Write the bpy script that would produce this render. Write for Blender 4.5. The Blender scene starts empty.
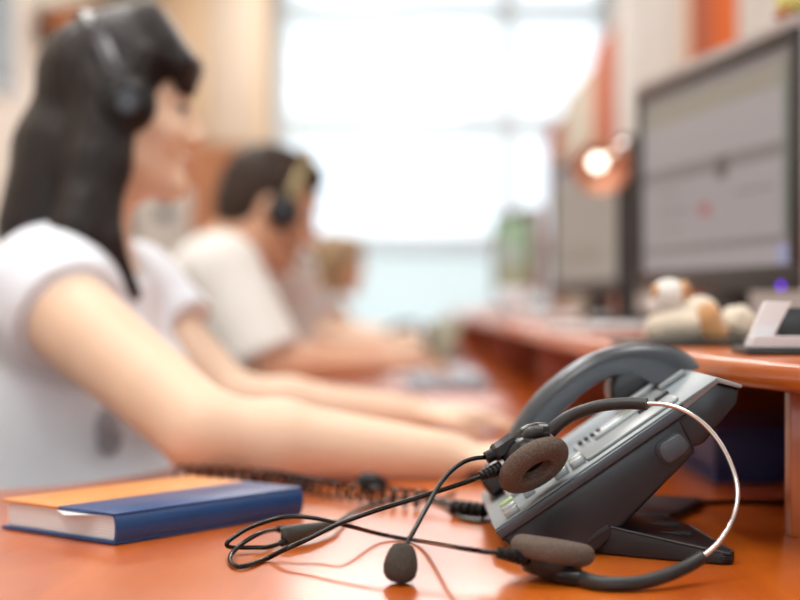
import bpy, bmesh, math, random
import numpy as np
from mathutils import Vector, Matrix

random.seed(7)
R = math.radians
scene = bpy.context.scene
COL = scene.collection

# ------------------------------------------------------------------ camera, world, light, exposure
FPX = 1500.0            # focal length in pixels of the 800x600 frame
CAMZ = 0.917
cam_data = bpy.data.cameras.new('camera')
cam = bpy.data.objects.new('camera', cam_data)
COL.objects.link(cam)
cam.location = (0, 0, CAMZ)
cam.rotation_euler = (R(90), 0, 0)
cam_data.sensor_width = 36
cam_data.lens = FPX / 800 * 36
cam_data.clip_start = 0.02
cam_data.dof.use_dof = True
cam_data.dof.focus_distance = 0.96
cam_data.dof.aperture_fstop = 3.1
scene.camera = cam

world = bpy.data.worlds.new('world')
scene.world = world
world.use_nodes = True
bg = world.node_tree.nodes['Background']
bg.inputs[0].default_value = (0.87, 0.945, 1.0, 1)
bg.inputs[1].default_value = 1.7

def area_light(name, loc, rot, sx, sy, power, col=(1, 1, 1)):
    d = bpy.data.lights.new(name, 'AREA')
    d.shape = 'RECTANGLE'; d.size = sx; d.size_y = sy; d.energy = power; d.color = col
    o = bpy.data.objects.new(name, d); COL.objects.link(o)
    o.location = loc; o.rotation_euler = rot
    return o

# ceiling lamps of the office (the fixtures themselves hang above the frame)
CEIL_LAMPS = [(-0.9, 0.3), (-0.9, 2.6), (-0.85, 4.6), (0.35, 1.4), (0.35, 6.2), (-0.28, 6.9)]  # the last one is added to brighten the cupboard and desk reflection
for lx, ly in CEIL_LAMPS:
    area_light('ceiling_lamp_light', (lx, ly, 2.87), (0, 0, 0), 0.55, 1.15, 22, (1.0, 0.98, 0.95))
# daylight coming in at the window behind the camera
area_light('window_daylight', (-0.25, -2.2, 1.7), (R(88), 0, 0), 2.4, 1.5, 8, (0.95, 0.97, 1.0))

vs = scene.view_settings
vs.view_transform = 'Standard'
vs.look = 'None'
vs.exposure = 0.1
vs.gamma = 1.0
vs.use_curve_mapping = False
try:
    scene.cycles.use_denoising = True
    scene.cycles.max_bounces = 8
    scene.cycles.sample_clamp_indirect = 8
except Exception:
    pass

# ------------------------------------------------------------------ helpers
def P(px, py, d):
    """a point of the place: seen at (px, py) from the camera, d metres in front of it"""
    return Vector(((px - 400) / FPX * d, d, CAMZ - (py - 300) / FPX * d))

DESK = 0.75
def D(px, py, h=0.0):
    """a point h above the desk top seen at (px, py)"""
    return P(px, py, (CAMZ - DESK - h) * FPX / (py - 300))

def world_loc(o):
    v = Vector((0, 0, 0))
    while o is not None:
        v += o.location; o = o.parent
    return v

def thing(name, label, cat, loc, group=None):
    o = bpy.data.objects.new(name, None); COL.objects.link(o)
    o.empty_display_size = 0.05
    o.location = loc
    o['label'] = label; o['category'] = cat
    if group: o['group'] = group
    return o

def tag(o, label, cat, group=None, kind=None):
    o['label'] = label; o['category'] = cat
    if group: o['group'] = group
    if kind: o['kind'] = kind
    return o

def mesh_obj(name, verts, faces, mat, parent=None, smooth=True, angle=40):
    if isinstance(verts, np.ndarray):
        verts = verts.tolist()
    me = bpy.data.meshes.new(name)
    if parent is not None:
        off = world_loc(parent)
    else:
        xs = [v[0] for v in verts]; ys = [v[1] for v in verts]; zs = [v[2] for v in verts]
        off = Vector(((min(xs) + max(xs)) / 2, (min(ys) + max(ys)) / 2, min(zs)))
    me.from_pydata([(v[0] - off.x, v[1] - off.y, v[2] - off.z) for v in verts], [], faces)
    me.update()
    if smooth:
        me.polygons.foreach_set('use_smooth', [True] * len(me.polygons))
        if angle < 180:
            try: me.set_sharp_from_angle(angle=R(angle))
            except Exception: pass
    o = bpy.data.objects.new(name, me); COL.objects.link(o)
    if mat is not None: me.materials.append(mat)
    if parent is not None: o.parent = parent
    else: o.location = off
    return o

def bm_obj(name, bm, mat, parent=None, smooth=True, angle=40):
    bmesh.ops.recalc_face_normals(bm, faces=bm.faces[:])
    bm.verts.index_update()
    verts = [v.co.copy() for v in bm.verts]
    faces = [[v.index for v in f.verts] for f in bm.faces]
    bm.free()
    return mesh_obj(name, verts, faces, mat, parent, smooth, angle)

def do_bevel(bm, w, seg=2):
    if w > 0:
        bmesh.ops.bevel(bm, geom=bm.edges[:], offset=w, offset_type='OFFSET', segments=seg, profile=0.5, affect='EDGES', clamp_overlap=True)

def box_bm(lo, hi, bevel=0.0, seg=2, M=None):
    bm = bmesh.new()
    bmesh.ops.create_cube(bm, size=1)
    for v in bm.verts:
        v.co = Vector([(lo[i] + hi[i]) / 2 + v.co[i] * (hi[i] - lo[i]) for i in range(3)])
    do_bevel(bm, bevel, seg)
    if M is not None: bmesh.ops.transform(bm, matrix=M, verts=bm.verts[:])
    return bm

def box(name, lo, hi, mat, parent=None, bevel=0.0, seg=2, M=None):
    return bm_obj(name, box_bm(lo, hi, bevel, seg, M), mat, parent)

def prism(name, poly, a, b, mat, parent=None, axis='y', bevel=0.0, seg=2, M=None):
    """polygon extruded between a and b; axis y: poly is (x,z); axis z: poly is (x,y)"""
    bm = bmesh.new()
    def mk(p, t):
        return bm.verts.new((p[0], t, p[1]) if axis == 'y' else (p[0], p[1], t))
    v0 = [mk(p, a) for p in poly]; v1 = [mk(p, b) for p in poly]
    bm.faces.new(v0); bm.faces.new(v1[::-1])
    n = len(poly)
    for i in range(n):
        bm.faces.new((v0[i], v0[(i + 1) % n], v1[(i + 1) % n], v1[i]))
    bmesh.ops.recalc_face_normals(bm, faces=bm.faces[:])
    if bevel > 0:
        es = [e for e in bm.edges if len(e.link_faces) == 2 and e.calc_face_angle(0) > R(25)]
        bmesh.ops.bevel(bm, geom=es, offset=bevel, offset_type='OFFSET', segments=seg, profile=0.5, affect='EDGES', clamp_overlap=True)
    if M is not None: bmesh.ops.transform(bm, matrix=M, verts=bm.verts[:])
    return bm_obj(name, bm, mat, parent)

def catmull(pts, n=8):
    pts = [Vector(p) for p in pts]
    out = []
    ext = [2 * pts[0] - pts[1]] + pts + [2 * pts[-1] - pts[-2]]
    for i in range(1, len(ext) - 2):
        p0, p1, p2, p3 = ext[i - 1:i + 3]
        for k in range(n):
            t = k / n
            out.append(0.5 * ((2 * p1) + (p2 - p0) * t + (2 * p0 - 5 * p1 + 4 * p2 - p3) * t * t + (3 * p1 - p0 - 3 * p2 + p3) * t ** 3))
    out.append(pts[-1])
    return out

def tube_data(path, rad, n=10, flat=1.0, up=None):
    """rad: number or list; flat: squash of the section along its second axis"""
    m = len(path)
    if not isinstance(rad, (list, tuple)): rad = [rad] * m
    verts, faces = [], []
    prev = None
    for i, p in enumerate(path):
        t = (path[min(i + 1, m - 1)] - path[max(i - 1, 0)])
        t = t.normalized() if t.length > 1e-9 else Vector((0, 0, 1))
        if up is not None:
            u = Vector(up)
        elif prev is None:
            u = Vector((0, 0, 1)) if abs(t.z) < 0.9 else Vector((1, 0, 0))
        else:
            u = prev
        u = (u - t * u.dot(t)).normalized()
        prev = u
        w = t.cross(u)
        for k in range(n):
            a = 2 * math.pi * k / n
            verts.append(p + (u * math.cos(a) + w * math.sin(a) * flat) * rad[i])
    for i in range(m - 1):
        for k in range(n):
            faces.append((i * n + k, i * n + (k + 1) % n, (i + 1) * n + (k + 1) % n, (i + 1) * n + k))
    faces.append(tuple(range(n))[::-1]); faces.append(tuple((m - 1) * n + k for k in range(n)))
    return verts, faces

def tube(name, pts, rad, mat, parent=None, n=10, sm=6, flat=1.0, up=None):
    path = catmull(pts, sm) if sm > 1 else [Vector(p) for p in pts]
    if isinstance(rad, (list, tuple)):
        k = len(rad); m = len(path)
        rr = []
        for i in range(m):
            s = i / (m - 1) * (k - 1); j = min(int(s), k - 2)
            rr.append(rad[j] + (rad[j + 1] - rad[j]) * (s - j))
        rad = rr
    v, f = tube_data(path, rad, n, flat, up)
    return mesh_obj(name, v, f, mat, parent, True, 50)

def frame(nrm, ref=(0, 0, 1)):
    z = Vector(nrm).normalized()
    r = Vector(ref)
    if abs(z.dot(r)) > 0.95: r = Vector((1, 0, 0))
    x = r.cross(z).normalized(); y = z.cross(x)
    return x, y, z

def lathe(name, prof, center, nrm, mat, parent=None, n=40, angle=50, sx=1.0, sy=1.0):
    """prof: list of (radius, height along nrm)"""
    x, y, z = frame(nrm); c = Vector(center)
    verts, faces = [], []
    rings = []
    for r, h in prof:
        if r < 1e-6:
            rings.append([len(verts)]); verts.append(c + z * h)
        else:
            ids = []
            for k in range(n):
                a = 2 * math.pi * k / n
                ids.append(len(verts)); verts.append(c + z * h + x * (r * sx * math.cos(a)) + y * (r * sy * math.sin(a)))
            rings.append(ids)
    for A, B in zip(rings[:-1], rings[1:]):
        for k in range(n):
            a0 = A[k % len(A)]; a1 = A[(k + 1) % len(A)]; b0 = B[k % len(B)]; b1 = B[(k + 1) % len(B)]
            f = []
            for q in (a0, a1, b1, b0):
                if q not in f: f.append(q)
            if len(f) >= 3: faces.append(f)
    bm = bmesh.new()
    vv = [bm.verts.new(v) for v in verts]
    for f in faces:
        try: bm.faces.new([vv[i] for i in f])
        except ValueError: pass
    return bm_obj(name, bm, mat, parent, True, angle)

# ------------------------------------------------------------------ materials
def mat(name, col, rough=0.5, metal=0.0, spec=0.5, coat=0.0, coat_rough=0.1, emit=None, estr=0.0,
        noise=None, bump=None, sss=0.0, sheen=0.0, trans=0.0):
    """noise: (scale, amount, stretch xyz) colour variation; bump: (scale, strength, stretch xyz)"""
    m = bpy.data.materials.new(name); m.use_nodes = True
    nt = m.node_tree; b = nt.nodes['Principled BSDF']
    b.inputs['Base Color'].default_value = (*col, 1)
    b.inputs['Roughness'].default_value = rough
    b.inputs['Metallic'].default_value = metal
    b.inputs['Specular IOR Level'].default_value = spec
    b.inputs['Coat Weight'].default_value = coat
    b.inputs['Coat Roughness'].default_value = coat_rough
    b.inputs['Sheen Weight'].default_value = sheen
    if sss > 0:
        b.inputs['Subsurface Weight'].default_value = sss
        b.inputs['Subsurface Radius'].default_value = (0.012, 0.005, 0.003)
        b.inputs['Subsurface Scale'].default_value = 1.0
    if emit is not None:
        b.inputs['Emission Color'].default_value = (*emit, 1)
        b.inputs['Emission Strength'].default_value = estr
    if noise or bump:
        tc = nt.nodes.new('ShaderNodeTexCoord')
    if noise:
        mp = nt.nodes.new('ShaderNodeMapping'); mp.inputs['Scale'].default_value = noise[2]
        nz = nt.nodes.new('ShaderNodeTexNoise'); nz.inputs['Scale'].default_value = noise[0]
        nz.inputs['Detail'].default_value = 5; nz.inputs['Roughness'].default_value = 0.6
        rp = nt.nodes.new('ShaderNodeValToRGB')
        a = noise[1]
        rp.color_ramp.elements[0].position = 0.3; rp.color_ramp.elements[1].position = 0.7
        rp.color_ramp.elements[0].color = (*[c * (1 - a) for c in col], 1)
        rp.color_ramp.elements[1].color = (*[min(1, c * (1 + a)) for c in col], 1)
        nt.links.new(tc.outputs['Object'], mp.inputs[0]); nt.links.new(mp.outputs[0], nz.inputs['Vector'])
        nt.links.new(nz.outputs['Fac'], rp.inputs[0]); nt.links.new(rp.outputs[0], b.inputs['Base Color'])
    if bump:
        mp2 = nt.nodes.new('ShaderNodeMapping'); mp2.inputs['Scale'].default_value = bump[2]
        nz2 = nt.nodes.new('ShaderNodeTexNoise'); nz2.inputs['Scale'].default_value = bump[0]
        nz2.inputs['Detail'].default_value = 4
        bp = nt.nodes.new('ShaderNodeBump'); bp.inputs['Strength'].default_value = bump[1]
        bp.inputs['Distance'].default_value = bump[3] if len(bump) > 3 else 0.002
        nt.links.new(tc.outputs['Object'], mp2.inputs[0]); nt.links.new(mp2.outputs[0], nz2.inputs['Vector'])
        nt.links.new(nz2.outputs['Fac'], bp.inputs['Height']); nt.links.new(bp.outputs[0], b.inputs['Normal'])
    return m

def wood_mat(name, c1, c2, rough, scale=(9, 1.1, 9), coat=0.0, spec=0.5, coat_rough=0.08):
    m = bpy.data.materials.new(name); m.use_nodes = True
    nt = m.node_tree; b = nt.nodes['Principled BSDF']
    tc = nt.nodes.new('ShaderNodeTexCoord'); mp = nt.nodes.new('ShaderNodeMapping')
    mp.inputs['Scale'].default_value = scale
    n1 = nt.nodes.new('ShaderNodeTexNoise'); n1.inputs['Scale'].default_value = 2.2
    n1.inputs['Detail'].default_value = 7; n1.inputs['Roughness'].default_value = 0.62; n1.inputs['Distortion'].default_value = 0.9
    rp = nt.nodes.new('ShaderNodeValToRGB')
    rp.color_ramp.elements[0].position = 0.32; rp.color_ramp.elements[1].position = 0.68
    rp.color_ramp.elements[0].color = (*c1, 1); rp.color_ramp.elements[1].color = (*c2, 1)
    nt.links.new(tc.outputs['Object'], mp.inputs[0]); nt.links.new(mp.outputs[0], n1.inputs['Vector'])
    nt.links.new(n1.outputs['Fac'], rp.inputs[0]); nt.links.new(rp.outputs[0], b.inputs['Base Color'])
    b.inputs['Roughness'].default_value = rough
    b.inputs['Specular IOR Level'].default_value = spec
    b.inputs['Coat Weight'].default_value = coat; b.inputs['Coat Roughness'].default_value = coat_rough
    return m

def glass_mat(name):
    m = bpy.data.materials.new(name); m.use_nodes = True
    nt = m.node_tree; nt.nodes.clear()
    out = nt.nodes.new('ShaderNodeOutputMaterial'); mix = nt.nodes.new('ShaderNodeMixShader')
    tr = nt.nodes.new('ShaderNodeBsdfTransparent'); gl = nt.nodes.new('ShaderNodeBsdfGlossy')
    gl.inputs['Roughness'].default_value = 0.02
    fr = nt.nodes.new('ShaderNodeFresnel'); fr.inputs['IOR'].default_value = 1.45
    tr.inputs[0].default_value = (0.97, 0.99, 1, 1)
    nt.links.new(fr.outputs[0], mix.inputs[0]); nt.links.new(tr.outputs[0], mix.inputs[1]); nt.links.new(gl.outputs[0], mix.inputs[2])
    nt.links.new(mix.outputs[0], out.inputs[0])
    return m

def frosted_mat(name, col, share):
    m = bpy.data.materials.new(name); m.use_nodes = True
    nt = m.node_tree; nt.nodes.clear()
    out = nt.nodes.new('ShaderNodeOutputMaterial'); mix = nt.nodes.new('ShaderNodeMixShader')
    tl = nt.nodes.new('ShaderNodeBsdfTranslucent'); df = nt.nodes.new('ShaderNodeBsdfDiffuse')
    tl.inputs[0].default_value = (*col, 1); df.inputs[0].default_value = (*col, 1)
    mix.inputs[0].default_value = share
    nt.links.new(df.outputs[0], mix.inputs[1]); nt.links.new(tl.outputs[0], mix.inputs[2]); nt.links.new(mix.outputs[0], out.inputs[0])
    return m

def emit_mat(name, col, s):
    return mat(name, (0.02, 0.02, 0.02), 0.3, emit=col, estr=s)

M = {}
M['desk'] = wood_mat('orange_desk_wood', (0.43, 0.078, 0.004), (0.61, 0.138, 0.008), 0.32, (7, 1.0, 7), coat=0.5, coat_rough=0.18, spec=0.35)
M['desk_edge'] = wood_mat('orange_edge_wood', (0.46, 0.095, 0.010), (0.60, 0.145, 0.018), 0.32, (2, 2, 9), coat=0.3)
M['panel_wood'] = wood_mat('red_brown_panel_wood', (0.30, 0.065, 0.016), (0.42, 0.10, 0.025), 0.4, (7, 7, 1))
M['wall'] = mat('warm_cream_paint', (0.84, 0.75, 0.66), 0.85, bump=(60, 0.15, (1, 1, 1)))
M['wall_white'] = mat('white_paint', (0.80, 0.80, 0.78), 0.85, bump=(60, 0.15, (1, 1, 1)))
M['ceil'] = mat('ceiling_paint', (0.85, 0.84, 0.82), 0.9, bump=(80, 0.2, (1, 1, 1)))
M['floor'] = mat('grey_carpet', (0.26, 0.24, 0.23), 0.95, noise=(220, 0.25, (1, 1, 1)), bump=(300, 0.5, (1, 1, 1)))
M['frame_white'] = mat('white_window_frame', (0.80, 0.92, 1.0), 0.4, noise=(8, 0.03, (1, 1, 1)))
M['glass'] = glass_mat('window_glass')
M['frost'] = frosted_mat('frosted_glass', (0.86, 0.92, 0.92), 0.62)
M['white_cab'] = mat('white_cabinet', (0.62, 0.60, 0.57), 0.8, spec=0.1, noise=(5, 0.04, (1, 1, 1)))
M['orange_cab'] = wood_mat('orange_cabinet', (0.62, 0.12, 0.016), (0.72, 0.155, 0.022), 0.8, (7, 7, 1), spec=0.1)
M['brown_cab'] = wood_mat('brown_cabinet', (0.34, 0.125, 0.05), (0.46, 0.18, 0.07), 0.5, (7, 7, 1))
M['terra_cab'] = wood_mat('terracotta_cabinet', (0.36, 0.09, 0.04), (0.46, 0.125, 0.055), 0.8, (7, 7, 1), spec=0.1)
M['beige_cab'] = mat('beige_cabinet', (0.47, 0.41, 0.33), 0.8, spec=0.1, noise=(5, 0.05, (1, 1, 1)))
M['beech'] = wood_mat('light_beech', (0.64, 0.45, 0.28), (0.72, 0.53, 0.35), 0.5, (7, 7, 1))
M['beech_pale'] = wood_mat('pale_beech', (0.68, 0.56, 0.44), (0.74, 0.62, 0.50), 0.5, (7, 7, 1))
M['ph_face'] = mat('phone_silver_plastic', (0.25, 0.30, 0.325), 0.36, noise=(400, 0.05, (1, 1, 1)))
M['ph_plate'] = mat('phone_plate_plastic', (0.31, 0.345, 0.355), 0.3, noise=(400, 0.04, (1, 1, 1)))
M['ph_side'] = mat('phone_grey_plastic', (0.017, 0.020, 0.026), 0.27, bump=(900, 0.12, (1, 1, 1), 0.0006))
M['ph_edge'] = mat('phone_edge_plastic', (0.062, 0.074, 0.092), 0.34, bump=(900, 0.1, (1, 1, 1), 0.0005))
M['ph_dark'] = mat('phone_dark_plastic', (0.022, 0.023, 0.026), 0.42, bump=(900, 0.1, (1, 1, 1), 0.0005))
M['ph_stand'] = mat('phone_stand_plastic', (0.014, 0.015, 0.018), 0.45, bump=(700, 0.15, (1, 1, 1), 0.0006))
M['handset'] = mat('handset_slate_plastic', (0.042, 0.052, 0.064), 0.30, bump=(900, 0.08, (1, 1, 1), 0.0005))
M['handset_lo'] = mat('handset_dark_plastic', (0.016, 0.019, 0.024), 0.35, bump=(900, 0.08, (1, 1, 1), 0.0005))
M['key'] = mat('key_silver', (0.42, 0.44, 0.44), 0.25, 0.3, noise=(300, 0.05, (1, 1, 1)))
M['key_green'] = mat('key_green_lamp', (0.36, 0.52, 0.24), 0.3, noise=(300, 0.05, (1, 1, 1)))
M['lcd'] = mat('lcd_glass', (0.52, 0.58, 0.58), 0.12, noise=(50, 0.05, (1, 1, 1)), coat=0.5)
M['rub'] = mat('black_rubber', (0.008, 0.008, 0.009), 0.42, spec=0.3, bump=(500, 0.1, (1, 1, 1), 0.0005))
M['cable'] = mat('black_cable', (0.005, 0.004, 0.004), 0.20, spec=0.35, bump=(600, 0.06, (1, 1, 1), 0.0003))
M['gcable'] = mat('grey_splitter_rubber', (0.055, 0.060, 0.055), 0.4, bump=(500, 0.1, (1, 1, 1), 0.0005))
M['hs_plastic'] = mat('headset_black_plastic', (0.010, 0.010, 0.011), 0.26, spec=0.4, bump=(600, 0.06, (1, 1, 1), 0.0003))
M['hs_grey'] = mat('headset_grey_sleeve', (0.020, 0.022, 0.023), 0.42, bump=(800, 0.1, (1, 1, 1), 0.0004))
M['steel'] = mat('steel_wire', (0.80, 0.78, 0.78), 0.16, 1.0, noise=(200, 0.05, (1, 1, 1)))
M['foam'] = mat('brown_foam', (0.165, 0.128, 0.106), 0.95, spec=0.15, noise=(900, 0.45, (1, 1, 1)), bump=(1100, 0.9, (1, 1, 1), 0.0016))
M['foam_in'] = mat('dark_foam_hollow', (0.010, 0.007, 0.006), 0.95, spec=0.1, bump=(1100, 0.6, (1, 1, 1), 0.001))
M['mic_foam'] = mat('grey_mic_foam', (0.090, 0.080, 0.070), 0.95, spec=0.15, noise=(1000, 0.4, (1, 1, 1)), bump=(1300, 0.9, (1, 1, 1), 0.0014))
M['nb_blue'] = mat('blue_leatherette', (0.012, 0.065, 0.215), 0.34, bump=(380, 0.22, (1, 1, 1), 0.0008), noise=(30, 0.12, (1, 1, 1)))
M['nb_orange'] = mat('orange_leatherette', (0.76, 0.30, 0.07), 0.42, bump=(380, 0.22, (1, 1, 1), 0.0008), noise=(30, 0.06, (1, 1, 1)))
M['paper'] = mat('white_paper', (0.80, 0.78, 0.78), 0.8, noise=(3, 0.04, (1, 1, 400)))
M['paper2'] = mat('white_card', (0.82, 0.83, 0.86), 0.6, noise=(20, 0.02, (1, 1, 1)))
M['skin'] = mat('skin', (0.84, 0.61, 0.445), 0.50, sss=0.12, noise=(9, 0.06, (1, 1, 1)), bump=(160, 0.08, (1, 1, 1)))
M['skin_man'] = mat('skin_tanned', (0.70, 0.40, 0.26), 0.5, sss=0.1, noise=(9, 0.06, (1, 1, 1)), bump=(160, 0.08, (1, 1, 1)))
M['lip'] = mat('lips', (0.60, 0.20, 0.17), 0.4, noise=(60, 0.08, (1, 1, 1)))
M['eye'] = mat('eye_white', (0.8, 0.78, 0.75), 0.2, noise=(60, 0.03, (1, 1, 1)))
M['iris'] = mat('eye_dark', (0.03, 0.02, 0.015), 0.15, noise=(60, 0.1, (1, 1, 1)))
M['hair_black'] = mat('dark_hair', (0.010, 0.006, 0.006), 0.38, spec=0.38, bump=(14, 0.9, (9, 9, 0.7), 0.006), noise=(14, 0.5, (9, 9, 0.7)))
M['hair_brown'] = mat('brown_hair', (0.032, 0.018, 0.012), 0.5, spec=0.25, bump=(40, 0.9, (3, 3, 1), 0.004), noise=(30, 0.45, (3, 3, 1)))
M['hair_fair'] = mat('fair_hair', (0.34, 0.235, 0.13), 0.5, bump=(20, 0.8, (6, 6, 0.7), 0.004), noise=(20, 0.3, (6, 6, 0.7)))
M['shirt'] = mat('white_cotton', (0.82, 0.88, 0.96), 0.9, sheen=0.2, bump=(4.5, 0.55, (1.6, 1.6, 0.8), 0.02))
M['shirt2'] = mat('offwhite_cotton', (0.80, 0.80, 0.77), 0.9, sheen=0.2, bump=(4.5, 0.55, (1.6, 1.6, 0.8), 0.02))
M['shirt3'] = mat('pale_blue_cotton', (0.70, 0.76, 0.85), 0.9, sheen=0.2, bump=(4.5, 0.55, (1.6, 1.6, 0.8), 0.02))
M['shirt4'] = mat('tan_knit', (0.50, 0.36, 0.25), 0.9, sheen=0.2, bump=(4.5, 0.5, (1.6, 1.6, 0.8), 0.02))
M['print'] = mat('grey_shirt_patch', (0.40, 0.41, 0.45), 0.9, noise=(40, 0.4, (1, 1, 1)))
M['trouser'] = mat('dark_denim', (0.035, 0.04, 0.06), 0.9, noise=(300, 0.2, (1, 1, 1)))
M['shoe'] = mat('black_shoe', (0.02, 0.02, 0.02), 0.4, noise=(60, 0.2, (1, 1, 1)))
M['chair'] = mat('black_chair_fabric', (0.025, 0.025, 0.028), 0.9, bump=(400, 0.3, (1, 1, 1)))
M['bezel'] = mat('black_bezel', (0.018, 0.017, 0.017), 0.3, bump=(500, 0.05, (1, 1, 1), 0.0004))
M['casing'] = mat('silver_casing', (0.42, 0.40, 0.40), 0.35, 0.2, noise=(80, 0.04, (1, 1, 1)))
M['chrome'] = mat('chrome', (0.75, 0.74, 0.72), 0.15, 1.0, noise=(80, 0.03, (1, 1, 1)))
M['copper'] = mat('brushed_copper', (0.55, 0.30, 0.22), 0.3, 0.8, noise=(80, 0.08, (1, 1, 1)))
M['gold'] = mat('dull_gold_metal', (0.30, 0.24, 0.13), 0.35, 0.7, noise=(80, 0.05, (1, 1, 1)))
M['shade'] = mat('satin_steel_shade', (0.50, 0.44, 0.40), 0.32, 0.8, noise=(80, 0.05, (1, 1, 1)))
M['hs_band'] = mat('glossy_grey_band', (0.055, 0.056, 0.062), 0.25, noise=(80, 0.05, (1, 1, 1)))
M['plush'] = mat('cream_plush', (0.80, 0.72, 0.58), 1.0, sheen=0.4, bump=(220, 0.9, (1, 1, 1), 0.003), noise=(25, 0.08, (1, 1, 1)))
M['plush_tan'] = mat('tan_plush', (0.62, 0.34, 0.15), 1.0, sheen=0.4, bump=(220, 0.9, (1, 1, 1), 0.003))
M['plush_white'] = mat('white_plush', (0.86, 0.84, 0.80), 1.0, sheen=0.4, bump=(220, 0.9, (1, 1, 1), 0.003))
M['lime'] = mat('lime_plush', (0.66, 0.64, 0.22), 0.9, bump=(220, 0.6, (1, 1, 1), 0.003))
M['folder_blue'] = mat('navy_folder', (0.012, 0.022, 0.11), 0.5, noise=(30, 0.1, (1, 1, 1)))
M['terra'] = mat('terracotta', (0.56, 0.19, 0.06), 0.75, noise=(15, 0.12, (1, 1, 1)))
M['leaf'] = mat('leaf_green', (0.20, 0.30, 0.10), 0.5, noise=(30, 0.25, (1, 1, 1)))
M['leaf_olive'] = mat('leaf_olive', (0.24, 0.20, 0.05), 0.5, noise=(30, 0.25, (1, 1, 1)))
M['grey_pic'] = mat('grey_print', (0.32, 0.37, 0.40), 0.6, noise=(12, 0.3, (1, 1, 1)))
M['pale_box'] = mat('pale_grey_plastic', (0.60, 0.56, 0.51), 0.5, noise=(20, 0.04, (1, 1, 1)))
M['kbd'] = mat('blue_grey_plastic', (0.36, 0.42, 0.50), 0.45, noise=(60, 0.05, (1, 1, 1)))
M['kbd_key'] = mat('pale_key_plastic', (0.52, 0.56, 0.62), 0.45, noise=(60, 0.05, (1, 1, 1)))
M['mug'] = mat('pale_blue_ceramic', (0.80, 0.90, 0.98), 0.15, coat=0.5, noise=(20, 0.03, (1, 1, 1)))
M['olive'] = mat('olive_grey_card', (0.33, 0.33, 0.25), 0.6, noise=(20, 0.1, (1, 1, 1)))
M['bulb'] = emit_mat('lit_bulb', (1.0, 0.93, 0.78), 4.0)
M['led'] = emit_mat('violet_led', (0.15, 0.02, 0.9), 2.6)
M['scr_grey'] = emit_mat('screen_grey', (0.40, 0.355, 0.36), 0.62)
M['scr_band'] = emit_mat('screen_tan_band', (0.33, 0.29, 0.225), 0.60)
M['scr_dark'] = emit_mat('screen_dark_band', (0.26, 0.225, 0.225), 0.55)
M['scr_text'] = emit_mat('screen_text', (0.09, 0.075, 0.08), 0.6)
M['scr_red'] = emit_mat('screen_red', (0.46, 0.16, 0.17), 0.6)
M['scr_blue'] = emit_mat('screen_blue', (0.36, 0.38, 0.60), 0.6)
M['scr_teal'] = emit_mat('screen_teal', (0.13, 0.19, 0.165), 0.6)
M['scr_beige'] = emit_mat('screen_beige', (0.40, 0.35, 0.30), 0.62)
M['scr_green'] = emit_mat('screen_green', (0.24, 0.40, 0.22), 0.8)
M['scr_pale'] = emit_mat('screen_pale', (0.44, 0.47, 0.41), 0.62)
M['scr_olive'] = emit_mat('screen_olive', (0.36, 0.33, 0.16), 0.62)

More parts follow.
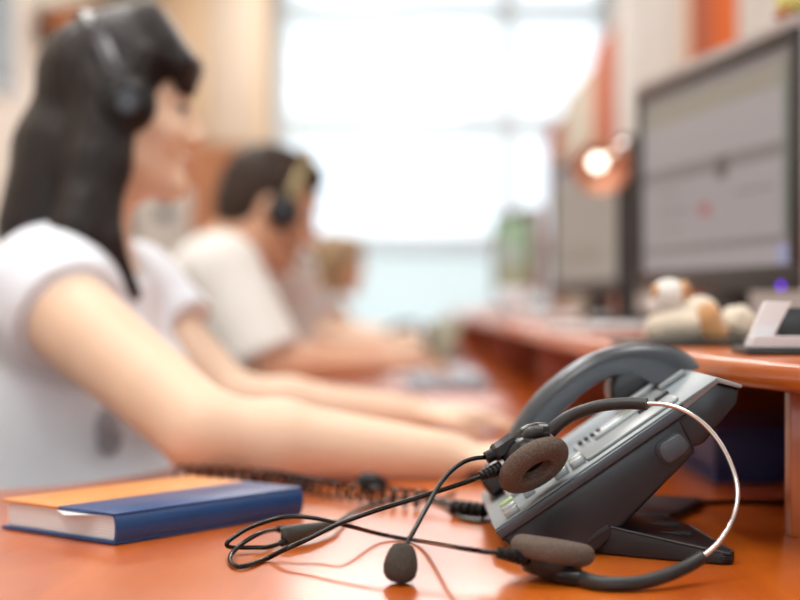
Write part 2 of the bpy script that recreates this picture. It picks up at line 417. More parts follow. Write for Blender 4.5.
# ------------------------------------------------------------------ signed distance modelling of soft bodies
class Field:
    def __init__(self, lo, hi, vox):
        self.lo = np.array(lo, np.float32); self.vox = vox
        self.n = (np.ceil((np.array(hi) - np.array(lo)) / vox).astype(int) + 1)
        self.F = np.full(self.n, 1.0, np.float32)
        self.ax = [self.lo[i] + vox * np.arange(self.n[i], dtype=np.float32) for i in range(3)]
    def sub(self, lo, hi):
        s = []
        for i in range(3):
            a = int(np.floor((lo[i] - self.lo[i]) / self.vox)); b = int(np.ceil((hi[i] - self.lo[i]) / self.vox)) + 1
            a = max(a, 0); b = min(b, self.n[i])
            if b <= a: return None, None
            s.append(slice(a, b))
        g = np.meshgrid(self.ax[0][s[0]], self.ax[1][s[1]], self.ax[2][s[2]], indexing='ij', sparse=True)
        return tuple(s), g
    def put(self, fn, lo, hi, k=0.02, op='u', clip=None):
        pad = k + 3 * self.vox
        s, g = self.sub([c - pad for c in lo], [c + pad for c in hi])
        if s is None: return
        d = fn(*g)
        if clip is not None:
            for (pt, nr) in clip:      # keep only the side that nr points to
                d = np.maximum(d, -((g[0] - pt[0]) * nr[0] + (g[1] - pt[1]) * nr[1] + (g[2] - pt[2]) * nr[2]))
        a = self.F[s]
        if op == 'u':
            h = np.maximum(k - np.abs(a - d), 0) / max(k, 1e-6)
            self.F[s] = np.minimum(a, d) - h * h * k * 0.25
        else:
            d = -d
            h = np.maximum(k - np.abs(a - d), 0) / max(k, 1e-6)
            self.F[s] = np.maximum(a, d) + h * h * k * 0.25
    def cap(self, a, b, ra, rb=None, k=0.02, op='u', clip=None):
        if rb is None: rb = ra
        a = np.array(a, np.float32); b = np.array(b, np.float32); ba = b - a; bb = float(ba @ ba) + 1e-12
        def fn(x, y, z):
            h = np.clip(((x - a[0]) * ba[0] + (y - a[1]) * ba[1] + (z - a[2]) * ba[2]) / bb, 0, 1)
            return np.sqrt((x - a[0] - h * ba[0]) ** 2 + (y - a[1] - h * ba[1]) ** 2 + (z - a[2] - h * ba[2]) ** 2) - (ra + (rb - ra) * h)
        r = max(ra, rb)
        self.put(fn, np.minimum(a, b) - r, np.maximum(a, b) + r, k, op, clip)
    def ell(self, c, r, rot=None, k=0.02, op='u', clip=None):
        c = np.array(c, np.float32); Rm = np.eye(3) if rot is None else np.array(rot)   # columns: local axes
        def fn(x, y, z):
            dx, dy, dz = x - c[0], y - c[1], z - c[2]
            l = [dx * Rm[0, i] + dy * Rm[1, i] + dz * Rm[2, i] for i in range(3)]
            k0 = np.sqrt(sum((l[i] / r[i]) ** 2 for i in range(3)))
            k1 = np.sqrt(sum((l[i] / r[i] ** 2) ** 2 for i in range(3))) + 1e-6
            return k0 * (k0 - 1) / k1
        m = max(r)
        self.put(fn, c - m, c + m, k, op, clip)
    def mesh(self):
        F = self.F; S = F < 0
        nx, ny, nz = F.shape
        cs = [(i, j, l) for i in (0, 1) for j in (0, 1) for l in (0, 1)]
        cnt = np.zeros((nx - 1, ny - 1, nz - 1), np.int8)
        for (i, j, l) in cs: cnt += S[i:nx - 1 + i, j:ny - 1 + j, l:nz - 1 + l]
        act = np.argwhere((cnt > 0) & (cnt < 8))
        idx = np.full(cnt.shape, -1, np.int32); idx[act[:, 0], act[:, 1], act[:, 2]] = np.arange(len(act))
        acc = np.zeros((len(act), 3)); num = np.zeros(len(act))
        for a in cs:
            for ax in range(3):
                if a[ax] == 1: continue
                b = list(a); b[ax] = 1
                fa = F[act[:, 0] + a[0], act[:, 1] + a[1], act[:, 2] + a[2]]
                fb = F[act[:, 0] + b[0], act[:, 1] + b[1], act[:, 2] + b[2]]
                m = (fa < 0) != (fb < 0)
                t = np.where(m, fa / np.where(m, fa - fb, 1), 0)
                p = np.tile(np.array(a, float), (len(act), 1)); p[:, ax] += t
                acc[m] += p[m]; num[m] += 1
        V = (act + acc / num[:, None]) * self.vox + self.lo
        Q = []
        for ax in range(3):
            sl0 = [slice(None)] * 3; sl1 = [slice(None)] * 3
            sl0[ax] = slice(0, -1); sl1[ax] = slice(1, None)
            A = S[tuple(sl0)]; B = S[tuple(sl1)]
            e = np.argwhere(A != B)
            u, v = [(1, 2), (2, 0), (0, 1)][ax]
            ok = (e[:, u] > 0) & (e[:, v] > 0) & (e[:, u] < F.shape[u] - 1) & (e[:, v] < F.shape[v] - 1)
            e = e[ok]
            fl = A[e[:, 0], e[:, 1], e[:, 2]]
            def at(du, dv):
                q = e.copy(); q[:, u] += du; q[:, v] += dv
                return idx[q[:, 0], q[:, 1], q[:, 2]]
            q = np.stack([at(-1, -1), at(0, -1), at(0, 0), at(-1, 0)], 1)
            q[~fl] = q[~fl][:, ::-1]
            Q.append(q)
        return V, np.concatenate(Q)

def field_obj(name, fld, material, parent=None):
    V, Q = fld.mesh()
    me = bpy.data.meshes.new(name)
    if parent is not None: off = np.array(world_loc(parent))
    else:
        off = np.array([(V[:, 0].min() + V[:, 0].max()) / 2, (V[:, 1].min() + V[:, 1].max()) / 2, V[:, 2].min()])
    me.vertices.add(len(V)); me.vertices.foreach_set('co', (V - off).astype(np.float32).ravel())
    me.loops.add(Q.size); me.loops.foreach_set('vertex_index', Q.astype(np.int32).ravel())
    me.polygons.add(len(Q)); me.polygons.foreach_set('loop_start', np.arange(0, Q.size, 4, dtype=np.int32))
    me.polygons.foreach_set('use_smooth', np.ones(len(Q), bool))
    me.update(calc_edges=True); me.validate()
    me.materials.append(material)
    o = bpy.data.objects.new(name, me); COL.objects.link(o)
    if parent is not None: o.parent = parent
    else: o.location = off
    return o

# ------------------------------------------------------------------ the room
XL, XR, YF, YB, H = -1.55, 1.22, -2.3, 8.35, 2.95
def struct(o):
    o['kind'] = 'structure'
    return o
struct(box('floor', (XL - .1, YF - .1, -0.1), (XR + .1, YB + .1, 0), M['floor']))
struct(box('ceiling', (XL - .1, YF - .1, H), (XR + .1, YB + .1, H + .1), M['ceil']))
struct(box('wall_left', (XL - .1, YF - .1, 0), (XL, YB + .1, H), M['wall']))
struct(box('wall_right', (XR, YF - .1, 0), (XR + .1, YB + .1, H), M['wall_white']))

def wall_with_hole(name, y0, y1, x0, x1, z0, z1, m):
    bm = bmesh.new()
    for lo, hi in (((XL, y0, 0), (x0, y1, H)), ((x1, y0, 0), (XR, y1, H)), ((x0, y0, 0), (x1, y1, z0)), ((x0, y0, z1), (x1, y1, H))):
        if hi[0] - lo[0] < 1e-4 or hi[2] - lo[2] < 1e-4: continue
        r = bmesh.ops.create_cube(bm, size=1)
        for v in r['verts']:
            v.co = Vector([(lo[i] + hi[i]) / 2 + v.co[i] * (hi[i] - lo[i]) for i in range(3)])
    return struct(bm_obj(name, bm, m, None, False))

WX0, WX1, WZ0, WZ1 = -0.69, 1.16, 0.72, 2.88
wall_with_hole('wall_back', YB, YB + .1, WX0, WX1, WZ0, WZ1, M['wall_white'])
wall_with_hole('wall_front', YF - .1, YF, -1.5, 1.0, 0.9, 2.5, M['wall'])

def window(name, x0, x1, z0, z1, y, vx, hz, frost_below):
    w = bpy.data.objects.new(name, None); COL.objects.link(w); w.location = ((x0 + x1) / 2, y, z0); struct(w)
    t = 0.05
    box('window_frame', (x0, y - .02, z0), (x0 + .075, y + .06, z1), M['frame_white'], w, .006)
    box('window_frame', (x1 - .06, y - .02, z0), (x1, y + .06, z1), M['frame_white'], w, .006)
    box('window_frame', (x0 + .075, y - .02, z1 - .06), (x1 - .06, y + .06, z1), M['frame_white'], w, .006)
    box('window_frame', (x0 + .075, y - .02, z0), (x1 - .06, y + .06, z0 + .05), M['frame_white'], w, .006)
    xs = [x0 + .075] + [c for v in vx for c in (v - .042, v + .042)] + [x1 - .06]
    for v in vx:
        box('mullion', (v - .042, y - .02, z0 + .05), (v + .042, y + .06, z1 - .06), M['frame_white'], w, .006)
    zs = [z0 + .05] + [c for (h, hh) in hz for c in (h - hh, h + hh)] + [z1 - .06]
    for i in range(0, len(xs), 2):
        for (h, hh) in hz:
            box('transom', (xs[i], y - .02, h - hh), (xs[i + 1], y + .06, h + hh), M['frame_white'], w, .006)
        for j in range(0, len(zs), 2):
            fm = M['frost'] if zs[j + 1] <= frost_below else M['glass']
            box('pane', (xs[i], y + .015, zs[j]), (xs[i + 1], y + .021, zs[j + 1]), fm, w)
    return w
window('window_1', WX0, WX1, WZ0, WZ1, YB + .01, [0.60], [(1.235, .045), (1.885, .054), (2.52, .045)], 1.22)
window('window_2', -1.5, 1.0, 0.9, 2.5, YF - .08, [-0.25], [], 0)
box('window_sill', (WX0 - .05, YB - .12, 0.68), (WX1, YB, 0.715), M['frame_white'], bpy.data.objects['window_1'], .005)
struct(box('baseboard_left', (XL, YF, 0), (XL + .015, YB, .08), M['panel_wood']))
struct(box('baseboard_right', (XR - .015, YF, 0), (XR, YB, .08), M['panel_wood']))

# ceiling lamp fixtures around the lamps at the top of the script
for i, (lx, ly) in enumerate(CEIL_LAMPS):
    t = thing('ceiling_light', 'white ceiling lamp fixture ' + ('over the gangway behind the camera side', 'over the gangway by the first two desks', 'over the gangway near the window', 'above the desk with the headset', 'above the desk nearest the window', 'added in front of the window to brighten desk and cupboard')[i], 'ceiling light', (lx, ly, 2.89), 'ceiling lamps of the office')
    box('housing', (lx - .32, ly - .62, 2.895), (lx + .32, ly + .62, 2.949), M['white_cab'], t, .006)
    for s in (-1, 1):
        box('rim', (lx + s * .31 - .01, ly - .62, 2.85), (lx + s * .31 + .01, ly + .62, 2.895), M['casing'], t, .003)

# ------------------------------------------------------------------ desks with monitor risers
PITCH = 1.25
def arc_pts(pts, n=6): return [(p.x, p.y) for p in catmull([Vector((a, b, 0)) for a, b in pts], n)]

def desk(y0, y1, first, label):
    t = thing('desk', label, 'desk', (0.2, (y0 + y1) / 2, 0), 'orange wooden desks in a row')
    if first:
        left = [(-0.72, y0), (-0.72, 1.30)] + arc_pts([(-0.42, 1.30), (-0.31, 1.345), (-0.245, 1.45), (-0.225, 1.60), (-0.222, 1.85), (-0.222, y1)], 5)
    else:
        left = [(-0.222, y0), (-0.222, y1)]
    poly = left + [(0.74, y1), (0.74, y0)]
    prism('desk_top', poly, DESK - .026, DESK, M['desk'], t, 'z', .004, 3)
    box('side_panel', (-0.10, y0 + .02, .0), (0.72, y0 + .04, DESK - .026), M['panel_wood'], t, .001)
    box('side_panel', (-0.10, y1 - .04, .0), (0.72, y1 - .02, DESK - .026), M['panel_wood'], t, .001)
    box('back_panel', (0.70, y0 + .04, .25), (0.72, y1 - .04, DESK - .026), M['panel_wood'], t, .001)
    if first:
        box('side_panel', (-0.70, y0 + .02, 0), (-0.68, 1.27, DESK - .026), M['panel_wood'], t, .001)
    return t

def riser(y0, y1, first, label):
    t = thing('monitor_riser', label, 'shelf', (0.45, (y0 + y1) / 2, DESK), 'wooden monitor risers on the desks')
    zt = DESK + .125
    if first:
        left = arc_pts([(0.40, 0.70), (0.315, 0.85), (0.262, 0.98), (0.233, 1.125), (0.214, 1.35), (0.198, 1.60), (0.19, y1)], 5)
        poly = left + [(0.73, y1), (0.73, 0.70)]
        ysup = 1.055
    else:
        poly = [(0.19, y0), (0.19, y1), (0.73, y1), (0.73, y0)]
        ysup = y0 + .03
    prism('shelf_board', poly, zt - .020, zt, M['desk_edge'], t, 'z', .006, 3)
    box('support_panel', (0.275, ysup, DESK), (0.70, ysup + .018, zt - .020), M['desk_edge'], t, .001)
    box('support_panel', (0.215, y1 - .05, DESK), (0.70, y1 - .032, zt - .020), M['panel_wood'], t, .001)
    box('back_board', (0.70, max(y0, .75) + .02, DESK), (0.718, y1 - .02, zt - .020), M['panel_wood'], t, .001)
    return t

DY = [(0.42, 2.36), (2.365, 3.61), (3.615, 4.86), (4.865, 6.11)]
DL = ['glossy orange wooden desk with notebook and headset lying on it',
      'orange wooden desk where the man in off-white shirt works',
      'orange wooden desk where the person in pale blue shirt sits',
      'orange wooden desk nearest the window, with the fair-haired person']
RL = ['orange wooden monitor riser with cream plush toy on top',
      'orange wooden monitor riser beside the desk lamp base',
      'wooden monitor riser on desk before the pale blue shirt',
      'wooden monitor riser on desk nearest the window']
for i, (a, b) in enumerate(DY):
    desk(a, b, i == 0, DL[i]); riser(a if i else .7, b, i == 0, RL[i])

# ------------------------------------------------------------------ desk telephone
OX, OZ = 0.0751, DESK           # foot of the phone's front edge
Y0, Y1 = 0.98, 1.16             # near and far flank
ca, sa = math.cos(R(34.3)), math.sin(R(34.3))
B2 = Vector((OX - .0135, 0, OZ + .0167))
def FP(u, v, h=0.0):
    """a point on the phone's sloping face: u up the slope, v across, h off the face"""
    return Vector((B2.x + ca * u - sa * h, Y0 + v, B2.z + sa * u + ca * h))
FM = Matrix(((ca, 0, -sa, B2.x), (0, 1, 0, Y0), (sa, 0, ca, B2.z), (0, 0, 0, 1)))   # local (u, v, h)

ph = thing('desk_phone', 'grey office desk telephone on a black stand, display face tilted up', 'telephone', (0.15, 1.07, DESK))
def rel(pts): return [(OX + a, OZ + b) for a, b in pts]
prism('body', rel([(.001, .0015), (-.0088, .0118), (.107, .0908), (.1185, .068), (.113, .062), (.0556, .0035), (.048, .0005), (.006, .0002)]), Y0, Y1, M['ph_side'], ph, 'y', .0028, 3)
# edge band and face plate
prism('edge_band', [(p.x, p.z) for p in (FP(.001, 0, -.0078), FP(-.0005, 0, -.0014), FP(.146, 0, -.0014), FP(.146, 0, -.0078))], Y0 - .0010, Y1 + .0010, M['ph_edge'], ph, 'y', .0012, 2)
face = prism('face_plate', [(p.x, p.z) for p in (FP(.0005, 0, -.0016), FP(.0005, 0, 0), FP(.1765, 0, 0), FP(.1765, 0, -.0016))], Y0 + .002, Y1 - .002, M['ph_face'], ph, 'y', .0006, 2)
prism('head_block', [(p.x, p.z) for p in (FP(.139, 0, -.0017), FP(.1745, 0, -.0017), FP(.186, 0, -.0165), FP(.179, 0, -.0235), FP(.146, 0, -.0325), FP(.137, 0, -.030))], Y0 + .010, Y1 - .010, M['ph_side'], ph, 'y', .0022, 3)
prism('head_rim', [(p.x, p.z) for p in (FP(.147, 0, -.0065), FP(.149, 0, -.0005), FP(.1775, 0, -.0005), FP(.1885, 0, -.0145), FP(.1865, 0, -.0160), FP(.1760, 0, -.0042))], Y0 + .0065, Y1 - .0065, M['ph_plate'], ph, 'y', .0009, 2)
prism('seam', [(p.x, p.z) for p in (FP(.001, 0, -.0092), FP(.001, 0, -.0079), FP(.1455, 0, -.0079), FP(.1455, 0, -.0092))], Y0 - .0004, Y1 + .0004, M['rub'], ph, 'y', 0)
# raised display plate, screen, cradle recess
plate = prism('display_plate', [(.0765, .014), (.0765, .098), (.150, .098), (.150, .0165), (.147, .0125), (.080, .0125)], 0, .0022, M['ph_plate'], ph, 'z', .0008, 2, FM)
box('screen', (.094, .060, .0012), (.1325, .096, .0030), M['lcd'], plate, .0004, 2, FM)
box('screen_rim', (.091, .0565, .0010), (.1355, .0600, .0036), M['ph_face'], plate, .0005, 2, FM)
box('screen_rim', (.1325, .060, .0010), (.1360, .098, .0036), M['ph_face'], plate, .0005, 2, FM)
for du, dv in ((.145, .050), (.1305, .047)):
    box('soft_key', (du - .0055, dv - .0028, .0015), (du + .0055, dv + .0028, .0046), M['ph_dark'], plate, .0009, 2, FM)
for k in range(4):
    box('feature_key', (.0805 + k * .0052, .080, .0015), (.0838 + k * .0052, .0875, .0046), M['ph_dark'], plate, .0008, 2, FM)
box('cradle_recess', (.150, .090, -.0006), (.172, .128, .0006), M['ph_dark'], ph, .0004, 1, FM)
box('cradle_bar', (.151, .088, .0004), (.173, .093, .0045), M['ph_plate'], ph, .0012, 2, FM)
box('cradle_recess', (.006, .104, -.0006), (.034, .140, .0006), M['ph_dark'], ph, .0004, 1, FM)
# keys
def key(name, u, v, lu, lv, h, m):
    return box(name, (u - lu / 2, v - lv / 2, -.0004), (u + lu / 2, v + lv / 2, h), m, ph, min(lu, lv, h) * .28, 3, FM)
for k in range(3):
    key('function_key', .0160, .0120 + k * .0200, .0105, .0100, .0042, M['key_green'] if k == 2 else M['key'])
for u, v in ((.0575, .027), (.0705, .024), (.0585, .0425), (.0715, .0395)):
    key('navigation_key', u, v, .0105, .0105, .0052, M['key'])
key('message_key', .0325, .037, .0085, .0105, .0052, M['key'])
for r_ in range(4):
    for c_ in range(3):
        key('number_key', .0225 + r_ * .0125, .072 + c_ * .0120, .0088, .0088, .0040, M['key'])
# flank details
def rrect(cu, chh, hu, hh, r):
    o = []
    for (sx, sy, a0) in ((1, 1, 0), (-1, 1, 90), (-1, -1, 180), (1, -1, 270)):
        for k in range(6):
            a = R(a0 + 18 * k)
            q = FP(cu + sx * (hu - r) + r * math.cos(a), 0, chh + sy * (hh - r) + r * math.sin(a)); o.append((q.x, q.z))
    return o
prism('side_button_rim', rrect(.1265, -.0215, .0112, .0085, .0060), Y0 - .0012, Y0 + .001, M['ph_dark'], ph, 'y', .0004)
prism('side_button', rrect(.1265, -.0215, .0098, .0071, .0052), Y0 - .0048, Y0 + .001, M['ph_edge'], ph, 'y', .0020, 3)
box('vent_slot', (.046, -.0006, -.0415), (.063, .0010, -.0385), M['ph_dark'], ph, .0004, 1, FM)
# footstand: broad wedge plate with two splayed feet
sp_ = [(.122, .990), (.160, .966), (.203, .944), (.2095, .946), (.2125, .953), (.2115, .965), (.206, 1.06), (.200, 1.085), (.196, 1.10), (.203, 1.115), (.243, 1.205), (.243, 1.216), (.234, 1.220), (.122, 1.155)]
def zt_(x): return DESK + .0072 + .165 * max(0, .206 - x)
bm = bmesh.new()
lo_ = [bm.verts.new((x, y, DESK + .0006)) for x, y in sp_]; hi_ = [bm.verts.new((x, y, zt_(x))) for x, y in sp_]
bm.faces.new(lo_); bm.faces.new(hi_)
for i in range(len(sp_)):
    j = (i + 1) % len(sp_); bm.faces.new((lo_[i], lo_[j], hi_[j], hi_[i]))
bmesh.ops.recalc_face_normals(bm, faces=bm.faces[:])
bmesh.ops.bevel(bm, geom=[e for e in bm.edges if e.calc_face_angle(0) > R(30)], offset=.0012, offset_type='OFFSET', segments=2, profile=.5, affect='EDGES', clamp_overlap=True)
stn = bm_obj('stand', bm, M['ph_stand'], ph)
tube('stand_rim', [(.124, .990, zt_(.124)), (.160, .9670, zt_(.160)), (.203, .9455, zt_(.203)), (.2088, .9475, zt_(.2088)), (.2112, .953, zt_(.211)), (.2103, .965, zt_(.21)), (.205, 1.058, zt_(.205))], .0011, M['ph_stand'], stn, 8, 5)
for q_ in ((.178, 1.00), (.178, 1.04), (.178, 1.08)):
    box('stand_rib', (q_[0] - .016, q_[1] - .002, zt_(q_[0] + .016) - .001), (q_[0] + .016, q_[1] + .002, zt_(q_[0]) + .0012), M['ph_stand'], stn, .0006)
box('stand_slot', (.2015, .9430, DESK + .0026), (.2075, .9448, DESK + .0050), M['rub'], stn, .0004)
prism('stand_arm', [(.128, DESK + .022), (.146, DESK + .024), (.160, DESK + .055), (.150, DESK + .062)], 1.015, 1.125, M['ph_stand'], ph, 'y', .002, 2)

# handset lying in the cradle
hs = thing('phone_handset', 'slate grey curved telephone handset resting in the phone cradle', 'telephone handset', (0.14, 1.11, DESK + .05))
def handset_mesh():
    # outer and inner arch lines in the handset's own plane
    d = 1.112
    outer = catmull([P(*q, d) for q in ((503, 478), (502, 455), (511, 430), (538, 393), (583, 358), (628, 344), (668, 346), (689, 356), (697, 366))], 5)
    inner = catmull([P(*q, d) for q in ((526, 477), (533, 453), (545, 431), (563, 408), (588, 386), (612, 375), (634, 377), (650, 383), (686, 369))], 5)
    m = len(outer)
    prof = [(-.5, .05), (-.5, .55), (-.43, .86), (-.24, 1.0), (.24, 1.0), (.43, .86), (.5, .55), (.5, .05), (.42, 0), (-.42, 0)]
    verts, faces = [], []
    W = .046
    for i in range(m):
        s = i / (m - 1)
        wd = W * (1.0 - .16 * math.sin(math.pi * s))
        if i in (0, m - 1): wd *= .86
        for (a, b) in prof:
            p = inner[i].lerp(outer[i], b)
            verts.append(Vector((p.x, 1.112 + a * wd, p.z)))
    n = len(prof)
    for i in range(m - 1):
        for k in range(n):
            faces.append((i * n + k, i * n + (k + 1) % n, (i + 1) * n + (k + 1) % n, (i + 1) * n + k))
    faces.append(tuple(range(n))); faces.append(tuple((m - 1) * n + k for k in range(n))[::-1])
    return verts, faces
hv, hf = handset_mesh()
bm = bmesh.new(); bv = [bm.verts.new(v) for v in hv]
for f in hf: bm.faces.new([bv[i] for i in f])
bm_obj('grip', bm, M['handset'], hs, True, 60)
prism('earpiece', [(p.x, p.z) for p in (FP(.118, 0, .0052), FP(.123, 0, .018), FP(.134, 0, .0255), FP(.160, 0, .022), FP(.174, 0, .012), FP(.177, 0, .0052))], 1.092, 1.132, M['handset_lo'], hs, 'y', .004, 3)
prism('mouthpiece', [(p.x, p.z) for p in (FP(.008, 0, .0012), FP(.007, 0, .016), FP(.018, 0, .022), FP(.034, 0, .016), FP(.038, 0, .0012))], 1.092, 1.132, M['handset_lo'], hs, 'y', .004, 3)

# coiled handset cord on the desk
cord = thing('handset_cord', 'black coiled telephone cord trailing behind the blue notebook', 'cord', (-0.05, 1.25, DESK))
RC = .0066
base = catmull([Vector((0.062, 1.135, DESK + RC + .0022)), Vector((.040, 1.165, DESK + RC + .0022)), Vector((.02, 1.19, DESK + RC + .0022)), Vector((-.012, 1.212, DESK + RC + .0022)),
                Vector((-.06, 1.255, DESK + RC + .0022)), Vector((-.10, 1.315, DESK + RC + .0022)), Vector((-.128, 1.345, DESK + RC + .0022)), Vector((-.165, 1.36, DESK + RC + .0022)), Vector((-.205, 1.375, DESK + RC + .0022))], 30)
def coil(path, step, r):
    L = [0.0]
    for a, b in zip(path[:-1], path[1:]): L.append(L[-1] + (b - a).length)
    out = []; n = int(L[-1] / step * 12); j = 0
    for i in range(n + 1):
        s = L[-1] * i / n
        while j < len(L) - 2 and L[j + 1] < s: j += 1
        f = (s - L[j]) / max(1e-9, L[j + 1] - L[j])
        p = path[j].lerp(path[j + 1], f)
        t = (path[j + 1] - path[j]).normalized()
        sd = t.cross(Vector((0, 0, 1))).normalized()
        a = 2 * math.pi * s / step
        out.append(p + (sd * math.cos(a) + Vector((0, 0, 1)) * math.sin(a)) * r)
    return out
v, f = tube_data(coil(base[60:], .0112, RC), .0015, 6)
mesh_obj('coil', v, f, M['cable'], cord)
tube('straight_lead', [base[60], base[40], base[20], base[0]], .0018, M['cable'], cord, 8, 4)
tube('plug_sleeve', [D(452, 507.5, .0070), D(470, 508.5, .0070), D(487, 511, .0070)], [.0046, .0054, .0054, .0046], M['rub'], cord, 14, 4)
for k in range(5):
    c = D(455 + k * 7, 507.6 + k * .75, .0070)
    lathe('rib', [(0, -.0012), (.0063, -.0012), (.0063, .0012), (0, .0012)], c, (D(487, 511, .007) - D(452, 507.5, .007)), M['rub'], cord, 16)

# small jack plug with thin lead lying behind
jk = thing('jack_lead', 'thin black lead with a dark jack plug lying before the forearm', 'cord', D(400, 487))
tube('plug', [D(357, 483, .0092), D(366, 482, .0095), D(380, 484, .0078), D(386, 487, .0045)], [.003, .0085, .0085, .0055, .002], M['rub'], jk, 12, 4)
tube('lead', [D(384, 487, .004), D(400, 489, .002), D(420, 492, .002), D(440, 499, .002), D(455, 492, .002)], .0014, M['cable'], jk, 8, 6)

# black lead running from the phone to the riser
tag(tube('phone_line', [(0.190, 1.155, DESK + .0024), (.21, 1.20, DESK + .0024), (.24, 1.215, DESK + .0024), (.275, 1.222, DESK + .0024), (.33, 1.222, DESK + .0024), (.42, 1.26, DESK + .0024)], .0022, M['cable'], None, 10, 6),
    'black phone line running from the phone to under the riser', 'cord')

# ------------------------------------------------------------------ headset in front of the phone
he = thing('headset', 'black call-centre headset with brown foam pads leaning against the phone', 'headset', P(600, 560, .9))
def foam_pad(c, n, parent, r=.0255, th=.0125):
    pr = [(0, 0), (r * .80, 0)]
    for k in range(1, 13):
        a = -math.pi / 2 + math.pi * k / 13
        pr.append((r - th * .5 + th * .5 * math.cos(a), th * .5 + th * .5 * math.sin(a)))
    pr += [(r * .62, th), (r * .50, th * .985), (r * .44, th * .93), (r * .41, th * .80), (r * .40, th * .30), (0, th * .26)]
    o = lathe('ear_pad', pr, c, n, M['foam'], parent, 48, 75)
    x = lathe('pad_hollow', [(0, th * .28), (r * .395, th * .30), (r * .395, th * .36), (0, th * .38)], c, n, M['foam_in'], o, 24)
    return o
n1 = Vector((.45, -.54, -.71)).normalized()
c1 = P(529, 458, .985)          # back of the upper pad
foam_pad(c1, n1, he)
# ear cup behind it
lathe('ear_cup', [(0, -.0105), (.012, -.0105), (.0165, -.0085), (.0195, -.004), (.0205, .0005), (0, .0005)], c1, n1, M['hs_plastic'], he, 36)
bx1, by1, bz1 = frame(n1)
# yoke pieces on top of the cup
pa = P(536, 431, .982); pb = P(503, 452, .980)
yk = tube('yoke', [P(517, 447, .983), P(528, 438, .983), P(540, 434, .982), P(550, 432, .981)], [.0075, .0085, .0080, .0062], M['hs_plastic'], he, 16, 5)
tube('yoke_cap', [P(524, 438, .976), P(533, 432.5, .975), P(543, 431, .975)], [.003, .0042, .0040, .0030], M['hs_grey'], yk, 14, 5)
tube('boom_holder', [P(490, 456, .980), P(499, 451, .980), P(514, 441, .981)], [.0030, .0062, .0060, .0065], M['hs_plastic'], he, 6, 4)
tube('boom_collar', [P(486, 458, .978), P(496, 453, .979)], .0042, M['rub'], he, 14, 1)
# headband: grey sleeve, steel wire, grey sleeve
arc = [(550, 432, .981), (560, 423, .980), (575, 414, .978), (600, 406, .972), (625, 403.5, .966), (647, 404, .960)]
tube('band_sleeve', [P(*a) for a in arc], [.0046, .0044, .0042, .0040, .0040, .0040], M['hs_grey'], he, 16, 6)
wire = [(644, 403.5, .961), (665, 404.5, .955), (685, 411, .948), (705, 425, .940), (722, 446, .931), (734, 472, .922), (738, 495, .913), (733, 519, .903), (720, 541, .893), (699, 560, .884)]
tube('band_wire', [P(*a) for a in wire], .00150, M['steel'], he, 12, 6)
arc2 = [(702, 557.5, .885), (688, 566, .878), (665, 576, .867), (640, 582.5, .860), (615, 584, .858), (594, 582, .863), (578, 577, .876)]
tube('band_sleeve', [P(*a) for a in arc2], [.0039, .0041, .0042, .0043, .0044, .0046], M['hs_grey'], he, 16, 6)
# lower cup lying on the desk, pad upwards
n2 = Vector((.155, .10, .98)).normalized()
c2 = P(551, 561, .893)
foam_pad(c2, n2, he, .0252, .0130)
lathe('ear_cup', [(0, -.0092), (.0125, -.0092), (.0165, -.0080), (.0185, -.004), (.0190, .0008), (0, .0008)], c2, n2, M['hs_plastic'], he, 36)
tube('yoke', [P(540, 572, .884), P(556, 574, .880), P(570, 576.5, .876), (P(582, 578, .872))], [.0036, .0046, .0050, .0046], M['hs_plastic'], he, 14, 5)
# strain reliefs (ribbed)
def relief(a, b, r0, r1, ribs, parent):
    o = tube('strain_relief', [a, (a + b) / 2, b], [r0, r1], M['rub'], parent, 14, 4)
    for k in range(ribs):
        s = (k + .5) / ribs
        c = a.lerp(b, s); r = (r0 + (r1 - r0) * s) * 1.38
        lathe('rib', [(0, -.0009), (r, -.0009), (r, .0009), (0, .0009)], c, b - a, M['rub'], o, 16)
    return o
relief(P(503, 467, .978), P(480, 477, .972), .0036, .0024, 6, he)
lathe('relief_ring', [(0, -.0016), (.0052, -.0016), (.0052, .0016), (0, .0016)], P(502.5, 467.2, .9775), P(503, 467, .978) - P(480, 477, .972), M['casing'], he, 16)
relief(P(526, 558, .884), P(497, 552.5, .880), .0036, .0024, 6, he)
# microphone boom and foam
boom = [P(488, 457, .979), P(474, 458.5, .974), P(462, 463, .966), P(449, 473, .955), P(438, 487, .940), P(428, 505, .922), P(416, 527, .903), P(405, 547, .890)]
tube('boom', boom, .00155, M['cable'], he, 10, 6)
mc = P(401, 563, .8830)
md = (P(404.5, 543, .888) - P(399, 583, .883)).normalized()
lathe('mic_foam', [(0, -.0118), (.0042, -.0114), (.0075, -.0098), (.0096, -.0066), (.0102, -.0020), (.0094, .0030), (.0078, .0075), (.0058, .0106), (.0030, .0120), (0, .0122)], mc, md, M['mic_foam'], he, 32, 80)
# cables
cA = [P(482, 476, .972), P(465, 482.5, .968), P(445, 489, .965), P(420, 497, .962), P(395, 504.5, .960), P(370, 512.5, .957), P(337, 524.5, .955), P(307, 539.5, .952), P(285, 549.5, .949), D(268, 558, .0022), D(250, 564.5, .0022), D(240, 566.5, .0022), D(232.5, 564, .0022), D(230, 558.5, .0026), D(234, 551, .0045), D(246, 541, .009), D(262, 532.5, .011), D(279, 529, .0065)]
tube('cable', cA, .00165, M['cable'], he, 10, 7)
cB = [P(498, 552.5, .880), P(480, 551, .880), P(455, 547, .885), D(420, 541, .0034), D(382, 534.5, .0040), P(345, 525, .995), P(320, 519, 1.005), P(295, 516.5, 1.01), P(275, 519, 1.008), P(250, 527.5, .995), P(234, 537, .985), P(227, 543, .980), P(228.5, 546.5, .982), P(236, 547.5, .99), D(252, 547.5, .0032), D(268, 547, .0032), D(283, 542.5, .004)]
tube('cable', cB, .00155, M['cable'], he, 10, 7)
